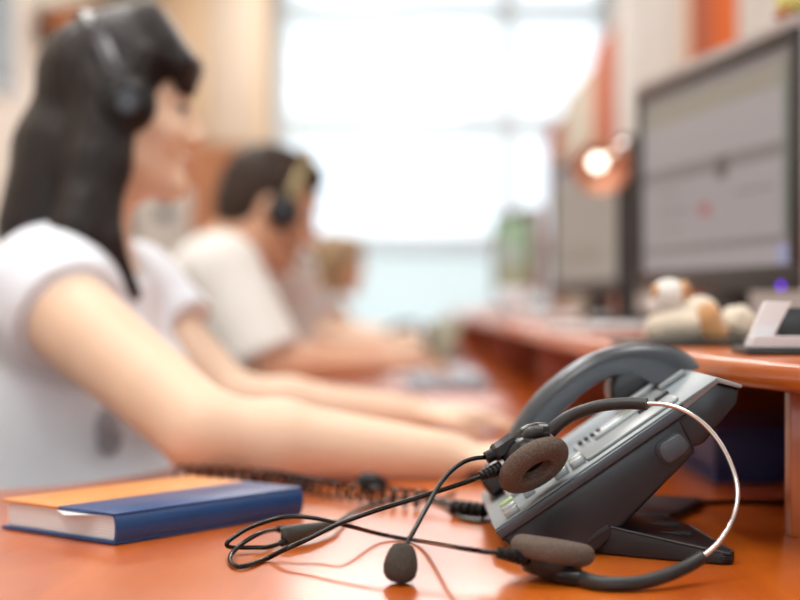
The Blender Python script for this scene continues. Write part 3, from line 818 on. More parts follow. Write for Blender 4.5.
spl = tube('splitter', [D(281, 535, .0082), D(290, 534.5, .0082), D(310, 531, .0080), D(326, 527, .0072), D(337, 523.5, .0062)], [.0050, .0064, .0062, .0050, .0040, .0028], M['gcable'], he, 16, 5, .62, (0, 0, 1))
tube('splitter_boot', [D(277, 529, .0070), D(287, 530, .0070)], [.0024, .0034], M['rub'], spl, 12, 1)
tube('splitter_boot', [D(281, 543.5, .0035), D(290, 539.5, .0040)], [.0022, .0034], M['rub'], spl, 12, 1)
cC = [D(335, 524.5, .0056), D(350, 514, .004), D(366, 507, .0024), D(385, 500.5, .0022), D(405, 497.5, .0022), D(428, 500, .0022), D(445, 506, .0022), D(462, 518, .0022), D(485, 521, .0022), D(505, 516, .0022)]
tube('cable', cC, .0016, M['gcable'], he, 10, 7)

# ------------------------------------------------------------------ notebook
nb = thing('notebook', 'hardcover notebook with orange and blue cover lying on the desk', 'notebook', (-.18, 1.13, DESK))
NX = Vector((.117, .147, 0)).normalized(); NY = Vector((-.097, .0765, 0)).normalized()
c0 = Vector((-.1925, 1.018, DESK + .0004))      # bottom corner at the near end of the spine
NM = Matrix(((NX.x, NY.x, 0, c0.x), (NX.y, NY.y, 0, c0.y), (0, 0, 1, c0.z), (0, 0, 0, 1)))   # local: x along the spine, y away from it
NL, NW, NH = .188, .126, .0215
pages = box('pages', (.0035, .0042, .0021), (NL - .0035, NW - .004, NH - .0021), M['paper'], nb, .0006, 1, NM)
for k in range(1, 8):      # page edges standing slightly proud, the block of leaves seen at the near end
    z = .0021 + (NH - .0042) * k / 8
    box('leaf_edge', (.0031, .005, z - .0005), (.006, NW - .0045, z + .0005), M['paper'], pages, 0, 1, NM)
box('cover', (0, .0012, 0), (NL, NW, .0021), M['nb_blue'], nb, .0007, 2, NM)
topc = box('cover', (0, .0012, NH - .0021), (NL, NW * .49, NH), M['nb_blue'], nb, .0007, 2, NM)
box('cover_panel', (0, NW * .49 + .0002, NH - .0021), (NL, NW, NH - .0001), M['nb_orange'], nb, .0007, 2, NM)
# rounded spine
sp = []
for k in range(13):
    a = math.pi / 2 + math.pi * k / 12
    sp.append((.0042 + .0048 * math.cos(a), NH / 2 + NH / 2 * math.sin(a)))
for k in range(13):
    a = 3 * math.pi / 2 - math.pi * k / 12
    sp.append((.0042 + .0026 * math.cos(a), NH / 2 + (NH / 2 - .0021) * math.sin(a)))
bm = bmesh.new()
r0 = [bm.verts.new(NM @ Vector((0, a, b))) for a, b in sp]; r1 = [bm.verts.new(NM @ Vector((NL, a, b))) for a, b in sp]
for k in range(len(sp)):
    bm.faces.new((r0[k], r0[(k + 1) % len(sp)], r1[(k + 1) % len(sp)], r1[k]))
for k in range(12):
    bm.faces.new((r0[k], r0[k + 1], r0[25 - k - 1], r0[25 - k])); bm.faces.new((r1[k], r1[k + 1], r1[25 - k - 1], r1[25 - k]))
bm_obj('spine', bm, M['nb_blue'], nb, True, 50)
# folded page corner peeping out at the near end
prism('page_corner', [(-.012, .040), (.004, .020), (.006, .074)], NH - .0034, NH - .0028, M['paper2'], pages, 'z', 0, 1, NM @ Matrix.Translation((0, 0, 0)))

# ------------------------------------------------------------------ monitors
def monitor(k, screen_fn, label, small=False):
    y = k * PITCH
    a = Vector((.349, 2.2 + y, 0)); b = Vector((.4375, 1.65 + y, 0))     # far and near ends of the front face
    ex = (b - a); W = ex.length; ex.normalize()
    nz = Vector((-ex.y, ex.x, 0)) * 1.0
    if nz.x > 0: nz = -nz
    z0, z1 = .936, 1.219
    MM = Matrix(((ex.x, nz.x, 0, a.x), (ex.y, nz.y, 0, a.y), (0, 0, 1, 0), (0, 0, 0, 1)))     # local: x along the front, y out of the front
    t = thing('monitor', label, 'monitor', ((a.x + b.x) / 2 + .05, (a.y + b.y) / 2, DESK + .125), 'flat monitors on the risers')
    box('casing', (0, -.045, z0), (W, -.004, z1 + .013), M['casing'], t, .005, 2, MM)
    box('top_rim', (0, -.006, z1), (W, .004, z1 + .013), M['casing'], t, .0015, 2, MM)
    bz = .017
    box('bezel', (0, -.006, z1 - bz), (W, .004, z1), M['bezel'], t, .0015, 2, MM)
    box('bezel', (0, -.006, z0 - .009), (W, .004, z0 + bz + .004), M['bezel'], t, .0015, 2, MM)
    box('bezel', (0, -.006, z0 + bz + .004), (bz, .004, z1 - bz), M['bezel'], t, .0015, 2, MM)
    box('bezel', (W - bz, -.006, z0 + bz + .004), (W, .004, z1 - bz), M['bezel'], t, .0015, 2, MM)
    def rect(x0, x1, y0, y1, m, lay):
        # fractions of the screen area, y from the top
        X0 = bz + (W - 2 * bz) * x0; X1 = bz + (W - 2 * bz) * x1
        zt = z1 - bz; zb = z0 + bz + .004
        return (X0, -.002 + lay * .0004, zt - (zt - zb) * y1), (X1, -.0016 + lay * .0004, zt - (zt - zb) * y0)
    lo, hi = rect(0, 1, 0, 1, None, 0)
    scr = box('screen', lo, hi, screen_fn[0], t, 0, 1, MM)
    for (x0, x1, y0, y1, m) in screen_fn[1]:
        lo, hi = rect(x0, x1, y0, y1, None, 1 if m is not M['scr_text'] and m is not M['scr_red'] else 2)
        box('screen_area', lo, hi, m, scr, 0, 1, MM)
    box('stand_neck', (W / 2 - .05, -.04, DESK + .135), (W / 2 + .05, -.012, z0 + .04), M['bezel'], t, .004, 2, MM)
    box('stand_foot', (W / 2 - .13, -.13, DESK + .1252), (W / 2 + .13, .075, DESK + .139), M['bezel'], t, .005, 2, MM)
    if k == 0: lathe('power_led', [(0, -.001), (.0042, -.001), (.0036, .0015), (0, .002)], MM @ Vector((W - .034, .0045, z0 - .003)), nz, M['led'], t, 16)
    return t
monitor(0, (M['scr_grey'], [(0, 1, 0, .05, M['scr_dark']), (0, 1, .05, .17, M['scr_band']), (0, 1, .42, .50, M['scr_dark']), (0, 1, .86, .90, M['scr_dark']), (.92, 1, .90, 1, M['scr_blue']),
                            (.95, 1, .05, .86, M['scr_teal']), (.56, .63, .43, .54, M['scr_text']), (.44, .52, .655, .72, M['scr_red']), (.12, .3, .56, .58, M['scr_dark']), (.10, .36, .66, .68, M['scr_dark']), (.10, .32, .76, .775, M['scr_dark']), (.68, .9, .62, .635, M['scr_dark'])]),
        'wide black monitor beside the plush toy, grey window with red mark on screen')
monitor(1, (M['scr_beige'], [(0, 1, .0, .12, M['scr_grey']), (.1, .7, .72, .84, M['scr_band'])]), 'monitor behind the desk lamp, plain beige screen')
monitor(2.7, (M['scr_pale'], [(0, 1, .0, .32, M['scr_green']), (0, 1, .68, 1, M['scr_olive']), (.75, 1, .3, .7, M['scr_green'])]), 'monitor with green and pale screen next to the window')

# ------------------------------------------------------------------ things on the riser
zs = DESK + .125
def FB(lo, hi, vox): return Field(lo, hi, vox)
t = thing('plush_toy', 'cream and tan plush toy lying on the riser under the monitor', 'plush toy', (.27, 1.42, zs))
c = P(690, 322, 1.40)
def pp(px, py, d=1.40): return P(px, py, d)
f = FB((.18, 1.33, zs - .01), (.36, 1.51, .97), .0025)
f.ell(pp(683, 330), (.030, .026, .017), None, .01); f.ell(pp(661, 334), (.016, .014, .013), None, .008); f.ell(pp(700, 318, 1.42), (.018, .02, .016), None, .01)
field_obj('body', f, M['plush'], t)
f = FB((.18, 1.33, zs - .01), (.36, 1.51, .97), .0025)
f.ell(pp(669, 301), (.0175, .016, .016), None, .004); f.ell(pp(657, 312), (.009, .008, .008), None, .004)
hd = field_obj('head', f, M['plush_white'], t)
f = FB((.18, 1.33, zs - .01), (.36, 1.51, .97), .0025)
f.ell(pp(684, 297, 1.395), (.006, .010, .011), None, .004); f.ell(pp(655, 297, 1.395), (.004, .008, .008), None, .004)
field_obj('ear', f, M['plush_tan'], hd)
f = FB((.18, 1.33, zs - .01), (.36, 1.51, .97), .0025)
f.ell(pp(708, 326, 1.385), (.0125, .014, .0175), None, .006); f.ell(pp(716, 338, 1.385), (.012, .012, .010), None, .006)
field_obj('tan_patch', f, M['plush_tan'], t)
t2 = thing('plush_ball', 'small round cream plush ball beside the tan plush toy', 'plush toy', (.315, 1.41, zs))
f = FB((.26, 1.35, zs - .01), (.37, 1.47, .95), .0025)
q = P(737, 328, 1.41)
for k in range(14):
    a = 2.4 * k; z = 1 - 2 * (k + .5) / 14; r = math.sqrt(1 - z * z)
    f.ell(q + Vector((r * math.cos(a) * .010, r * math.sin(a) * .010, z * .009)), (.0085, .0085, .0085), None, .003)
field_obj('fleece', f, M['plush'], t2)
# low black tray that holds the toys' row and papers
tag(box('toy_tray', (.205, 1.33, zs), (.345, 1.47, zs + .005), M['bezel'], None, .002), 'thin black tray under the cream plush toy', 'tray')
for o in (t, t2): o.location.z += .005
# white card holder
ch = thing('card_holder', 'black stand with white cards leaning beside the monitor', 'card holder', (.29, 1.16, zs))
prism('base', [(.262, 1.13), (.262, 1.19), (.36, 1.19), (.36, 1.13)], zs, zs + .006, M['bezel'], ch, 'z', .002, 2)
prism('upright_card', [(P(744, 349, 1.15).x, zs + .0065), (P(764, 303, 1.15).x, zs + .041), (P(791, 304, 1.15).x, zs + .0405), (P(772, 338, 1.15).x, zs + .0135), (P(766, 349, 1.15).x, zs + .0065)], 1.147, 1.152, M['paper2'], ch, 'y', .0006)
for k in range(4):
    box('card', (P(750 + k, 349, 1.14).x, 1.134, zs + .0064 + k * .0021), (.352 - k * .001, 1.146, zs + .0082 + k * .0021), M['paper2'], ch, .0003)
box('back_rest', (.292, 1.155, zs + .006), (.345, 1.162, zs + .036), M['bezel'], ch, .002)
# loose papers further along the risers
for i, (x, y, w, l, h, rz, lab) in enumerate(((.26, 1.93, .10, .17, .012, 12, 'stack of white papers on the riser behind the plush toy'), (.27, 2.75, .11, .2, .02, -6, 'stack of pinkish papers on the riser before the beige monitor'),
                                        (.28, 4.1, .12, .2, .03, 4, 'stack of papers on the riser before the third monitor'))):
    MM = Matrix.Translation((x, y, zs + .0002)) @ Matrix.Rotation(R(rz), 4, 'Z')
    t = thing('paper_stack', lab, 'papers', (x, y, zs))
    for k in range(4):
        box('sheet_bundle', (-w / 2 + .003 * (k % 2), -l / 2 - .003 * (k % 3), h * k / 4), (w / 2 + .003 * (k % 2), l / 2 - .003 * (k % 3), h * (k + 1) / 4 - .0004), M['paper'], t, .0003, 1, MM)
# blue folders below the riser
bf = thing('folder', 'dark blue box folder under the wooden riser', 'folder', (.36, 1.45, DESK))
box('cover', (.285, 1.36, DESK + .0005), (.46, 1.60, DESK + .006), M['folder_blue'], bf, .001)
box('cover', (.285, 1.36, DESK + .044), (.46, 1.60, DESK + .050), M['folder_blue'], bf, .001)
box('spine', (.285, 1.36, DESK + .006), (.46, 1.366, DESK + .044), M['folder_blue'], bf, .001)
box('sheets', (.292, 1.368, DESK + .006), (.452, 1.594, DESK + .042), M['folder_blue'], bf, .001)

# desk lamp
lm = thing('desk_lamp', 'lit desk lamp with metal shade standing on the riser', 'lamp', (.378, 2.50, zs))
lathe('base', [(0, 0), (.06, 0), (.06, .012), (.05, .02), (0, .022)], (.378, 2.50, zs), (0, 0, 1), M['bezel'], lm, 32)
lathe('post', [(0, .018), (.017, .018), (.017, .30), (.012, .315), (0, .318)], (.378, 2.50, zs), (0, 0, 1), M['bezel'], lm, 20)
tube('arm', [(.378, 2.50, 1.16), (.375, 2.47, 1.172), (.372, 2.44, 1.168)], .0075, M['bezel'], lm, 12, 6)
hc = P(595, 164, 2.40)
hn = Vector((-.15, -.93, -.33)).normalized()
lathe('shade', [(.012, -.055), (.020, -.052), (.034, -.03), (.044, .0), (.047, .012), (.0445, .012), (.041, .0), (.031, -.028), (.012, -.045)], hc + Vector((.012, .02, .0)), hn, M['copper'], lm, 36)
tube('shade_neck', [(.372, 2.44, 1.168), hc + Vector((.012, .02, 0)) - hn * .045], .012, M['chrome'], lm, 14, 2)
lathe('bulb', [(0, -.03), (.008, -.026), (.011, -.012), (.0135, -.002), (.0115, .007), (.006, .012), (0, .0135)], hc + Vector((.006, .02, .004)), hn, M['bulb'], lm, 24)
# ornament on top of the near monitor
f = Field((.40, 1.60, 1.21), (.53, 1.76, 1.30), .0025)
q = P(786, 14, 1.70) + Vector((.012, 0, 0)); q.z = 1.232
ot = thing('soft_toy', 'small yellow-green soft toy sitting on the monitor top', 'toy', (q.x, q.y, 1.232))
f.ell(q + Vector((0, 0, .022)), (.024, .026, .016), None, .01); f.ell(q + Vector((.004, -.014, .038)), (.016, .014, .013), None, .01)
for s in (-1, 1):
    f.ell(q + Vector((.010 * s, -.016, .050)), (.005, .005, .006), None, .004)
field_obj('body', f, M['lime'], ot)
f = Field((.40, 1.60, 1.21), (.53, 1.76, 1.30), .0025)
for s in (-1, 1):
    f.ell(q + Vector((.016 * s, -.010, .0062)), (.012, .018, .0062), None, .004)
field_obj('feet', f, M['brown_cab'], ot)

# ------------------------------------------------------------------ keyboards, mouse, mug and other things on the desks
def keyboard(x, y, rz, label, k0=M['kbd'], k1=M['kbd_key']):
    MM = Matrix.Translation((x, y, DESK + .0004)) @ Matrix.Rotation(R(rz), 4, 'Z')
    t = thing('keyboard', label, 'keyboard', (x, y, DESK), 'keyboards on the desks')
    prism('case', [(-.075, .0), (-.075, .010), (.075, .022), (.075, 0)], -.21, .21, k0, t, 'y', .002, 2, MM)
    me = None
    for r_ in range(5):
        for c_ in range(14):
            lx = -.058 + r_ * .026; ly = -.19 + c_ * .0275
            z = .0116 + (lx + .075) * .08
            if me is None:
                o = box('key', (-.0105, -.0115, 0), (.0105, .0115, .007), k1, None, .0015, 1)
                me = o.data; bpy.data.objects.remove(o)
            o = bpy.data.objects.new('key', me); COL.objects.link(o); o.parent = t
            w = MM @ Vector((lx, ly, z))
            o.location = w - t.location; o.rotation_euler = (0, 0, R(rz))
keyboard(.085, 2.92, 0, 'blue-grey keyboard before the man in off-white shirt')
keyboard(.09, 4.2, 0, 'grey keyboard on the desk of the person in pale blue shirt')

ms = thing('computer_mouse', 'dark computer mouse under the hand of the dark-haired woman', 'mouse', (.105, 1.41, DESK))
f = Field((.04, 1.36, .745), (.17, 1.46, .80), .0025)
f.ell((.105, 1.41, DESK + .002), (.050, .030, .026), None, .004, 'u', [((0, 0, DESK + .0005), (0, 0, 1))])
field_obj('shell', f, M['ph_dark'], ms)
box('wheel', (.128, 1.4085, DESK + .018), (.140, 1.4115, DESK + .026), M['rub'], ms, .001)

mg2 = thing('mug', 'pale blue glossy mug standing on the riser edge', 'mug', (.208, 3.0, zs))
mgc = Vector((.229, 3.0, zs + .0003)); mg2.location = mgc
lathe('cup', [(0, 0), (.030, 0), (.034, .006), (.036, .070), (.0335, .070), (.031, .008), (0, .006)], mgc, (0, 0, 1), M['mug'], mg2, 32)
tube('handle', [mgc + Vector((-.02, -.030, .066)), mgc + Vector((-.024, -.056, .062)), mgc + Vector((-.025, -.060, .038)), mgc + Vector((-.02, -.031, .02))], .005, M['mug'], mg2, 10, 5)

# leaning document holder and dark telephone on the third desk
dh = thing('document_holder', 'olive grey document holder leaning on the third desk', 'document holder', (.12, 3.95, DESK))
MM = Matrix.Translation((.075, 3.9, DESK + .004)) @ Matrix.Rotation(R(20), 4, 'Z') @ Matrix.Rotation(R(28), 4, 'Y')
box('board', (-.004, -.10, 0), (.004, .10, .13), M['olive'], dh, .002, 2, MM)
box('ledge', (-.020, -.10, 0), (-.004, .10, .008), M['olive'], dh, .002, 2, MM)
box('prop', (.004, -.02, .006), (.010, .02, .10), M['bezel'], dh, .001, 1, MM @ Matrix.Rotation(R(-36), 4, 'Y'))
bt = thing('black_telephone', 'small black telephone on the desk beside the fair-haired person', 'telephone', (-.0, 4.95, DESK))
prism('body', [(-.07, DESK + .0004), (-.07, DESK + .02), (.06, DESK + .06), (.07, DESK + .0004)], 4.92, 5.08, M['ph_dark'], bt, 'y', .005, 2)
tube('handset', [(-.055, 4.955, DESK + .040), (-.04, 4.955, DESK + .060), (.0, 4.955, DESK + .080), (.035, 4.955, DESK + .084), (.055, 4.955, DESK + .075)], [.016, .013, .012, .013, .017], M['ph_dark'], bt, 12, 4)

# ------------------------------------------------------------------ cabinets along the right wall and at the far left
def cabinet(name, x0, x1, y0, y1, z1, m, label, grp, front='x', door_m=None, split=None):
    t = thing(name, label, 'cabinet', ((x0 + x1) / 2, (y0 + y1) / 2, 0), grp)
    door_m = door_m or m
    if front == 'x':
        box('carcass', (x0 + .02, y0, 0), (x1, y1, z1), m, t, .003)
        ym = (y0 + y1) / 2
        for a, b, s in ((y0, ym, 1), (ym, y1, -1)):
            dr = box('door', (x0, a + .003, .08), (x0 + .02, b - .003, z1 - .02), door_m, t, .003)
            box('handle', (x0 - .02, ym - s * .04 - .006, 1.05), (x0, ym - s * .04 + .006, 1.2), M['casing'], dr, .003)
    return t
G = 'tall cabinets along the right wall'
cabinet('cabinet', .80, 1.20, 2.75, 3.56, 2.55, M['white_cab'], 'tall white cabinet behind the near monitor', G)
cabinet('cabinet', .80, 1.20, 3.565, 3.84, 2.55, M['orange_cab'], 'narrow tall bright orange cabinet between white and brown ones', G)
cabinet('cabinet', .80, 1.20, 3.845, 4.15, 2.55, M['terra_cab'], 'narrow tall red-brown cabinet beside the orange one', G)
cabinet('cabinet', .80, 1.20, 4.155, 4.27, 2.55, M['beech'], 'very narrow beech cabinet column next to white cabinets', G)
cabinet('cabinet', .80, 1.20, 4.275, 5.55, 2.55, M['white_cab'], 'wide white cabinet standing behind the lamp', G)
cabinet('cabinet', .80, 1.20, 5.555, 6.20, 1.97, M['terra_cab'], 'lower terracotta cabinet next to the wide white one', G)
cabinet('cabinet', .80, 1.20, 6.205, 7.38, 1.92, M['beige_cab'], 'lower beige cabinet between two terracotta cabinets', G)
cabinet('cabinet', .80, 1.20, 7.385, 8.20, 1.86, M['terra_cab'], 'lower terracotta cabinet closest to the window', G)

wd = thing('wardrobe', 'tall beech cupboard with brown lower doors left of the window', 'cupboard', (-.96, 8.0, 0))
box('carcass', (-1.24, 7.72, 0), (-.695, 8.3, 2.62), M['beech'], wd, .004)
box('door', (-1.235, 7.70, 1.72), (-.985, 7.72, 2.60), M['beech'], wd, .003)
box('door', (-.980, 7.70, 1.72), (-.740, 7.72, 2.60), M['beech_pale'], wd, .003)
for a, b in ((-1.235, -.97), (-.965, -.70)):
    dr = box('door', (a, 7.70, .08), (b, 7.72, 1.71), M['brown_cab'], wd, .003)
    box('handle', (b - .05 if a < -1 else a + .03, 7.68, 1.1), (b - .03 if a < -1 else a + .05, 7.70, 1.25), M['casing'], dr, .002)

lc = thing('low_cabinet', 'brown wooden low cabinet carrying the pale grey box', 'cabinet', (-.85, 5.0, 0))
box('carcass', (-1.20, 4.78, 0), (-.62, 5.14, .985), M['brown_cab'], lc, .004)
for a, b in ((-1.195, -.912), (-.908, -.625)):
    dr = box('door', (a, 4.765, .06), (b, 4.78, .95), M['brown_cab'], lc, .003)
    box('handle', ((a + b) / 2 - .05, 4.75, .80), ((a + b) / 2 + .05, 4.765, .815), M['casing'], dr, .002)
pb_ = thing('speaker_box', 'pale grey upright box with a round black opening on the low cabinet', 'speaker', (-.775, 5.0, .985))
bx_ = box('housing', (-.852, 4.86, .9855), (-.695, 5.01, 1.285), M['pale_box'], pb_, .012, 3)
lathe('opening', [(0, 0), (.026, 0), (.026, .006), (.020, .008), (.016, .002), (0, .001)], (-.765, 4.861, 1.200), (0, -1, 0), M['rub'], pb_, 24)

# wall planter and picture on the left wall
pl = thing('wall_planter', 'terracotta bowl planter fixed to the cream wall', 'planter', (-1.40, 6.45, 2.0))
lathe('bowl', [(0, 0), (.05, .0), (.10, .04), (.125, .10), (.13, .15), (.118, .15), (.11, .10), (0, .09)], (-1.400, 6.45, 2.00), (0, 0, 1), M['terra'], pl, 32)
box('bracket', (-1.549, 6.40, 2.02), (-1.49, 6.50, 2.09), M['bezel'], pl, .003)
def leaf(name, base, direction, L, W, m, parent):
    d = Vector(direction).normalized(); s = d.cross(Vector((0, 0, 1))).normalized(); u = s.cross(d)
    vs_, fs_ = [], []
    N = 6
    for i in range(N + 1):
        t_ = i / N; w = W * math.sin(math.pi * min(1, t_ * .93 + .05)) * .5
        c_ = Vector(base) + d * (L * t_) + Vector((0, 0, -L * .45 * t_ * t_))
        for q_ in (-1, 0, 1):
            vs_.append(c_ + s * (w * q_) + u * (-.02 * L * abs(q_) + .0))
    for i in range(N):
        for q_ in range(2):
            a_ = i * 3 + q_
            fs_.append((a_, a_ + 1, a_ + 4, a_ + 3))
    n0 = len(vs_)
    vs_ += [v_ - u * .0015 for v_ in vs_]
    fs_ += [tuple(n0 + i for i in f_[::-1]) for f_ in fs_]
    return mesh_obj(name, vs_, fs_, m, parent, True, 180)
for k in range(16):
    a = 2 * math.pi * k / 16 + random.uniform(-.2, .2)
    leaf('leaf', (-1.39 + .05 * math.cos(a), 6.45 + .05 * math.sin(a), 2.12), (math.cos(a), math.sin(a), random.uniform(.5, 1.4)), random.uniform(.16, .26), .06, M['leaf_olive'] if k % 2 else M['leaf'], pl)
pc = thing('picture', 'grey framed picture hanging on the cream wall', 'picture', (-1.54, 5.5, 1.75))
box('frame', (-1.549, 5.25, 1.72), (-1.530, 5.98, 2.22), M['frame_white'], pc, .004)
box('print', (-1.531, 5.28, 1.75), (-1.528, 5.95, 2.19), M['grey_pic'], pc)

# ------------------------------------------------------------------ people
def hand(fld, wrist, fwd, down, side, L=.17, curl=.5, r=.0078, k=.006):
    """palm, four fingers with bends, thumb; side = +1 thumb along +lat"""
    f = Vector(fwd).normalized(); dn = Vector(down); dn = (dn - f * dn.dot(f)).normalized(); lat = f.cross(dn) * side
    wr = Vector(wrist)
    palm = wr + f * (L * .27)
    rot = np.array([list(f), list(lat), list(dn)]).T
    fld.ell(palm, (L * .30, L * .24, L * .085), rot, .012)
    for i, ln in enumerate((.40, .46, .43, .34)):
        b = wr + f * (L * .48) + lat * (L * (.16 - .107 * i))
        a1 = curl * .5; a2 = curl * 1.3; a3 = curl * 1.9
        p0 = b
        for s, a in ((.45, a1), (.32, a2), (.25, a3)):
            p1 = p0 + (f * math.cos(a) + dn * math.sin(a)) * (L * ln * s * 1.05)
            fld.cap(p0, p1, r * (1.05 if s > .4 else .95), r * .9, k)
            p0 = p1
    tb = wr + f * (L * .14) + lat * (L * .19)
    t1 = tb + (f * .75 + lat * .62 + dn * .15).normalized() * (L * .22)
    t2 = t1 + (f * .92 + lat * .18 + dn * .30).normalized() * (L * .19)
    fld.cap(tb, t1, r * 1.35, r * 1.1, .010); fld.cap(t1, t2, r * 1.1, r * .9, k)

def head_axes(yaw, pitch):
    f = Vector((math.cos(yaw) * math.cos(pitch), math.sin(yaw) * math.cos(pitch), math.sin(pitch)))
    l = Vector((-math.sin(yaw), math.cos(yaw), 0)); u = f.cross(l)
    return f, l, u

class Head:
    def __init__(s, c, yaw, pitch, sc): s.c = Vector(c); s.f, s.l, s.u = head_axes(yaw, pitch); s.s = sc; s.rot = np.array([list(s.f), list(s.l), list(s.u)]).T
    def p(s, f, l, u): return s.c + (s.f * f + s.l * l + s.u * u) * s.s
    def r(s, *a): return tuple(x * s.s for x in a)

def head_field(fl, h):
    q = h.s
    fl.ell(h.p(-.003, 0, .032), h.r(.090, .073, .082), h.rot, .02)
    fl.ell(h.p(.030, 0, -.030), h.r(.060, .060, .082), h.rot, .03)
    for s in (-1, 1):
        fl.cap(h.p(.005, .045 * s, -.058), h.p(.070, .012 * s, -.092), .022 * q, .018 * q, .02)
        fl.ell(h.p(.058, .034 * s, -.028), h.r(.030, .026, .024), h.rot, .02)
        fl.ell(h.p(-.012, .072 * s, -.010), h.r(.018, .010, .031), h.rot, .006)
        fl.cap(h.p(.082, .012 * s, .016), h.p(.070, .045 * s, .014), .010 * q, .009 * q, .012)
    fl.ell(h.p(.078, 0, -.095), h.r(.018, .020, .016), h.rot, .015)
    fl.cap(h.p(.084, 0, .012), h.p(.112, 0, -.031), .0082 * q, .0088 * q, .012)
    for s in (-1, 1):
        fl.ell(h.p(.098, .010 * s, -.036), h.r(.010, .008, .008), h.rot, .006)
        fl.ell(h.p(.090, .031 * s, .002), h.r(.013, .016, .010), h.rot, .010, 's')
    fl.ell(h.p(.090, 0, -.058), h.r(.010, .021, .0065), h.rot, .006)
    fl.ell(h.p(.088, 0, -.069), h.r(.010, .019, .0070), h.rot, .006)
    fl.cap(h.p(.098, -.016, -.0632), h.p(.098, .016, -.0632), .0022 * q, None, .003, 's')

def face_bits(h, parent):
    for s in (-1, 1):
        e = lathe('eye', [(0, .0118 * h.s)] + [(.0118 * h.s * math.sin(a), .0118 * h.s * math.cos(a)) for a in [math.pi * i / 10 for i in range(1, 10)]] + [(0, -.0118 * h.s)], h.p(.0735, .031 * s, .0015), h.f - h.u * .35, M['eye'], parent, 20, 180)
        x = h.f - h.u * .35; x.normalize()
        lathe('iris', [(0, .0010), (.0045 * h.s, .0006), (.0052 * h.s, -.0004)], h.p(.0735, .031 * s, .0015) + x * .0115 * h.s, x, M['iris'], e, 14)
    for s in (-1, 1):
        tube('eyelash_shade', [h.p(.081, .017 * s, .000), h.p(.0905, .030 * s, .0015), h.p(.080, .046 * s, -.001)], [.0018, .0036, .0020], M['iris'], parent, 8, 5)  # lashes thickened to imitate the dark shadow around the eye
        tube('eyebrow', [h.p(.092, .014 * s, .022), h.p(.088, .032 * s, .0265), h.p(.076, .048 * s, .022)], [.002, .003, .0015], M['hair_brown'], parent, 8, 5)
    tube('lips', [h.p(.094, -.017, -.062), h.p(.0985, 0, -.058), h.p(.094, .017, -.062)], [.002, .0032, .002], M['lip'], parent, 8, 5)
    tube('lips', [h.p(.093, -.015, -.066), h.p(.0970, 0, -.070), h.p(.093, .015, -.066)], [.002, .0034, .002], M['lip'], parent, 8, 5)

def head_set(h, label, top_f, hair_r, utop=.122, mouth=True, earf=0.0, group=None, mcup=None):
    t = thing('worn_headset', label, 'headset', h.p(0, 0, .1), group)
    K = hair_r
    pts = []
    for i in range(13):
        a = math.pi * i / 12
        l = -math.cos(a) * (.079 + K); u = math.sin(a) * (utop + .006) - .006
        pts.append(h.p(earf + top_f * math.sin(a), l, u))
    tube('band', pts, .0115 * h.s, mcup or M['hs_band'], t, 12, 4, .35, tuple(h.f))
    for s in (-1, 1):
        c = h.p(earf, (.070 + K) * s, -.008)
        lathe('ear_cup', [(0, -.004), (.033 * h.s, -.004), (.036 * h.s, .004), (.030 * h.s, .013), (.018 * h.s, .020), (0, .021)], c, h.l * s, M['rub'], t, 28)
        lathe('cup_cap', [(0, .0195), (.014 * h.s, .0195), (.011 * h.s, .0245), (0, .025)], c, h.l * s, M['ph_edge'], t, 20)
    if mouth:
        tube('boom', [h.p(earf, -(.082 + K), -.015), h.p(.04, -(.080 + K), -.055), h.p(.085, -.055, -.076), h.p(.108, -.030, -.074)], .0025, M['hs_plastic'], t, 8, 5)
        lathe('mic_foam', [(0, -.009), (.006, -.006), (.008, 0), (.006, .006), (0, .009)], h.p(.112, -.026, -.074), h.f, M['mic_foam'], t, 16)
    return t

